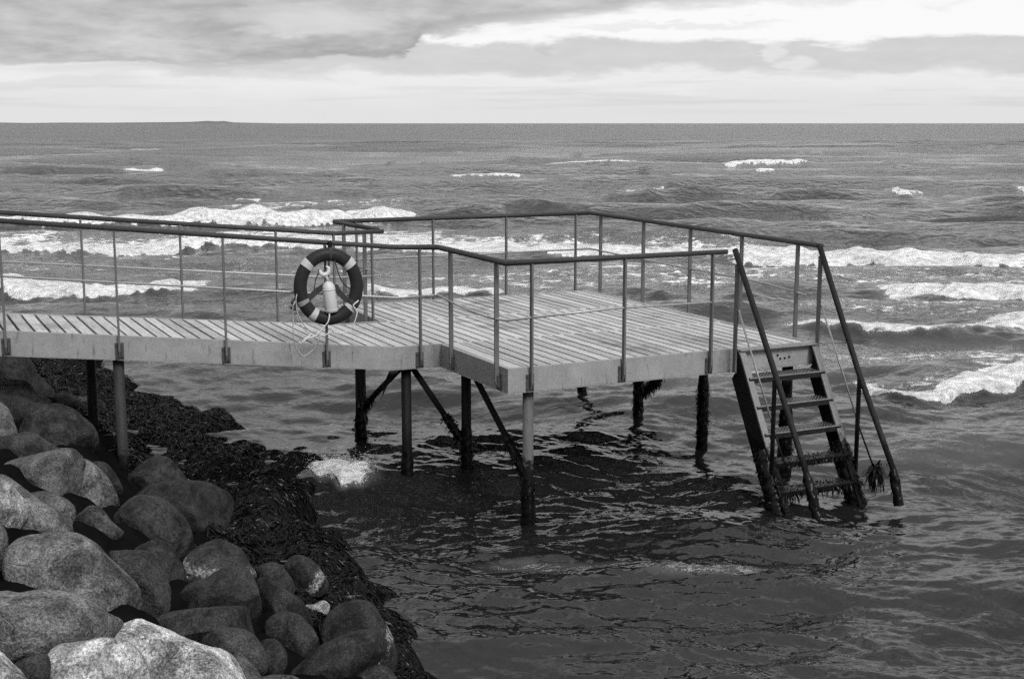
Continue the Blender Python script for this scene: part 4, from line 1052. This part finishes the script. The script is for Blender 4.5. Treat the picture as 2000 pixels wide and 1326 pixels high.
# spent foam drifting between the lines, and bright glints on the near water
def patch(cx, cy, rx, ry, d):
    global FO
    q = ((X0 - cx) / rx) ** 2 + ((Y0 - cy) / ry) ** 2
    FO = np.maximum(FO, d * .98 * np.clip(1.35 - q, 0, 1))
patch(3, 34.5, 7, 3.2, .36); patch(11, 35, 7, 3.2, .34); patch(-8, 36.5, 8, 3.2, .26); patch(0, 33, 4.5, 2.2, .30)
patch(-16, 37, 6, 3, .30); patch(9, 28.3, 4, 1.4, .34); patch(8, 22.6, 3.6, 2.0, .36);  patch(3.6, 21.8, 2.4, 1.6, .30)
patch(-4.5, 29.6, 1.7, .9, .30); patch(16, 34, 6, 3, .36); patch(5.2, 24.0, 1.5, 1.0, .2)
patch(1.75, 11.25, .6, .2, .30); patch(.6, 11.6, .9, .16, .25); patch(5.0, 15.6, 2.2, .8, .20)  # first two: bright glints on the near water painted in as pale foam
# lumpy relief of white water
lump = np.zeros_like(X0); sel = np.nonzero(FO > .45)[0]
for q in range(60):
    lm = .15 * 12 ** rgs.random(); th_ = rgs.uniform(0, PI); kx, ky = 2 * PI / lm * math.cos(th_), 2 * PI / lm * math.sin(th_)
    lump[sel] += lm * .38 * np.sin(X0[sel] * kx + Y0[sel] * ky + rgs.uniform(0, 6.3)) * (cell[sel] < lm / 2.2)
DZ += np.clip(FO - .45, 0, 1) * (.03 + .05 * lump) * np.clip(Y0 / 30, .5, 1.6)
Vs = np.stack([X0 + DX, Y0 + DY, DZ], 1)
i = np.arange(NR - 1)[:, None] * NC + np.arange(NC - 1)[None, :]
Fs = np.stack([i, i + 1, i + NC + 1, i + NC], -1).reshape(-1, 4)
def mat_sea():
    m, b, p = new_mat('sea_water'); g = geo(b)
    fo = b.node('ShaderNodeAttribute', attribute_name='foam').outputs['Fac']
    sx = b.node('ShaderNodeSeparateXYZ'); b.l.new(g, sx.inputs[0]); dist = sx.outputs[1]
    st = b.scale(g, (.7, 1, 1))
    w1 = b.noise(st, 1.6, 7, .62, .4); w2 = b.noise(b.scale(g, (.6, 1, 1), (3, 5, 0)), 7.0, 6, .68, .3)
    web = b.noise(b.scale(g, (.55, 1, 1), (7, 1, 0)), 3.2, 5, .65, 1.2); web = b.m('ABSOLUTE', b.m('SUBTRACT', web, .5))
    nz = b.m('ADD', b.m('MULTIPLY', w1, .55), b.m('MULTIPLY', w2, .45))
    lim = b.m('SUBTRACT', 1.0, fo)
    # solid foam where dense, lace where thin
    nz = b.m('ADD', b.m('MULTIPLY', nz, .7), b.m('MULTIPLY', b.noise(b.scale(g, (.45, 1, 1), (1, 8, 0)), 2.4, 7, .66, .2), .3))
    solid = b.step(b.m('SUBTRACT', nz, b.mix(fo, .70, .17)), -.03, .045)
    lace = b.m('MULTIPLY', b.step(web, b.m('MULTIPLY', fo, .02), b.m('ADD', b.m('MULTIPLY', fo, .09), .006), 1.0, 0.0), b.step(b.m('ADD', fo, b.m('MULTIPLY', w1, .5)), .42, .62))
    foam = b.m('MAXIMUM', solid, b.m('MULTIPLY', lace, .85)); foam = b.m('MULTIPLY', foam, b.step(fo, .03, .10))
    silt = b.m('ADD', b.mix(b.step(dist, 12, 26), .007, .016), b.m('MULTIPLY', b.m('MINIMUM', fo, .6), .12))
    v = b.mix(foam, silt, b.m('MULTIPLY', b.mix(b.step(w2, .32, .66), .42, .80), b.mix(b.step(w1, .3, .6), .78, 1.0)))
    b.put(p.inputs['Base Color'], grey(b, v)); p.inputs['IOR'].default_value = 1.33
    far_ = b.step(dist, 40, 400)
    b.put(p.inputs['Roughness'], b.mix(foam, b.mix(far_, .05, .25), .75))
    # ripples too small for the mesh; finer ones near, longer ones far
    r1 = b.noise(b.scale(g, (.8, 1, 1), rot=(0, 0, R(14))), 7.0, 2, .4, .3)
    r2 = b.noise(b.scale(g, (.75, 1, 1), (9, 2, 0), (0, 0, R(-10))), 1.2, 4, .5, .3)
    r2 = b.m('SUBTRACT', 1.0, b.m('MULTIPLY', b.m('ABSOLUTE', b.m('SUBTRACT', r2, .5)), 2.0))
    r1 = b.m('SUBTRACT', 1.0, b.m('MULTIPLY', b.m('ABSOLUTE', b.m('SUBTRACT', r1, .5)), 1.6))
    r3 = b.noise(b.scale(g, (.8, 1, 1), (4, 2, 0), (0, 0, R(6))), .30, 5, .55, .3)
    nearw = b.step(dist, 14, 40, 1.0, .0)
    h = b.m('ADD', b.m('MULTIPLY', r1, b.mix(nearw, .03, .012)), b.m('MULTIPLY', r2, b.mix(b.step(dist, 15, 45), .0, .20)))
    h = b.m('ADD', h, b.m('MULTIPLY', r3, b.mix(b.step(dist, 60, 300), .04, 1.5)))
    r4 = b.noise(b.scale(g, (.6, 1, 1), (1, 6, 0)), .07, 4, .55, .3)
    h = b.m('ADD', h, b.m('MULTIPLY', r4, b.mix(b.step(dist, 120, 350), .0, 9.0)))
    h = b.m('ADD', h, b.m('MULTIPLY', foam, b.m('MULTIPLY', w2, .22)))
    n = b.node('ShaderNodeBump'); b.put(n.inputs['Height'], h); n.inputs['Strength'].default_value = 1.0; n.inputs['Distance'].default_value = 1.0
    b.l.new(n.outputs[0], p.inputs['Normal'])
    return m
M['sea'] = mat_sea()
sea = arr_mesh('sea', Vs, Fs, M['sea'])
at = sea.data.attributes.new('foam', 'FLOAT', 'POINT'); at.data.foreach_set('value', FO.astype(np.float32))
tag(sea, 'choppy grey sea with lines of breaking white surf', 'sea', kind='structure')

# thrown drops over the breaking crests
gs = np.random.default_rng(12)
def spray(idx, n, size, hgt, spread):
    i_ = gs.choice(idx, n); r_ = size * gs.uniform(.35, 1.0, n) ** 1.5
    c = Vs[i_] + gs.normal(size=(n, 3)) * spread; c[:, 2] = Vs[i_, 2] + gs.exponential(hgt, n)
    T = np.array([[1, 1, 1], [1, -1, -1], [-1, 1, -1], [-1, -1, 1]]) * .6
    T = T[None] * r_[:, None, None] * gs.uniform(.6, 1.4, (n, 4, 3)) + c[:, None, :]
    return T.reshape(-1, 3)
spl_ = np.nonzero((FO > .22) & (Y0 > 13.6) & (Y0 < 15.2) & (X0 < -1))[0]
T_ = [spray(spl_, 700, .0036, .03, .07)]
T_ = np.concatenate(T_); nt_ = len(T_) // 4
Ft = (np.arange(nt_)[:, None, None] * 4 + np.array([[0, 1, 2], [0, 3, 1], [0, 2, 3], [1, 3, 2]])[None]).reshape(-1, 3)
M['spray'] = mat_plain('white_water', .92, .8, .05)
sp_ = arr_mesh('sea_spray', T_, Ft, M['spray'], None, False)
tag(sp_, 'white drops thrown up where the surge hits the weed', 'spray', kind='stuff')

# ================================================================== FAR LAND
def hills(y, segs, name):
    V = []; F = []
    for (x, h) in segs: V += [(x, y - 150, -2), (x, y, h), (x, y + 400, -2)]
    for i in range(len(segs) - 1):
        b = i * 3; F += [(b, b + 3, b + 4, b + 1), (b + 1, b + 4, b + 5, b + 2)]
    o = arr_mesh(name, np.array(V), np.array(F), M['land']); return o
hl = hills(9500, [(-7000, 6), (-5200, 14), (-4300, 12), (-3700, 9), (-3450, 5), (-3200, 8), (-2900, 7), (-2700, 9), (-2450, 11), (-2300, 13), (-2180, 20), (-2120, 17), (-2060, 19), (-1990, 9), (-1700, 3), (-1500, -1)], 'distant_hills')
tag(hl, 'low strip of distant land on the horizon at the left', 'coast', kind='structure')
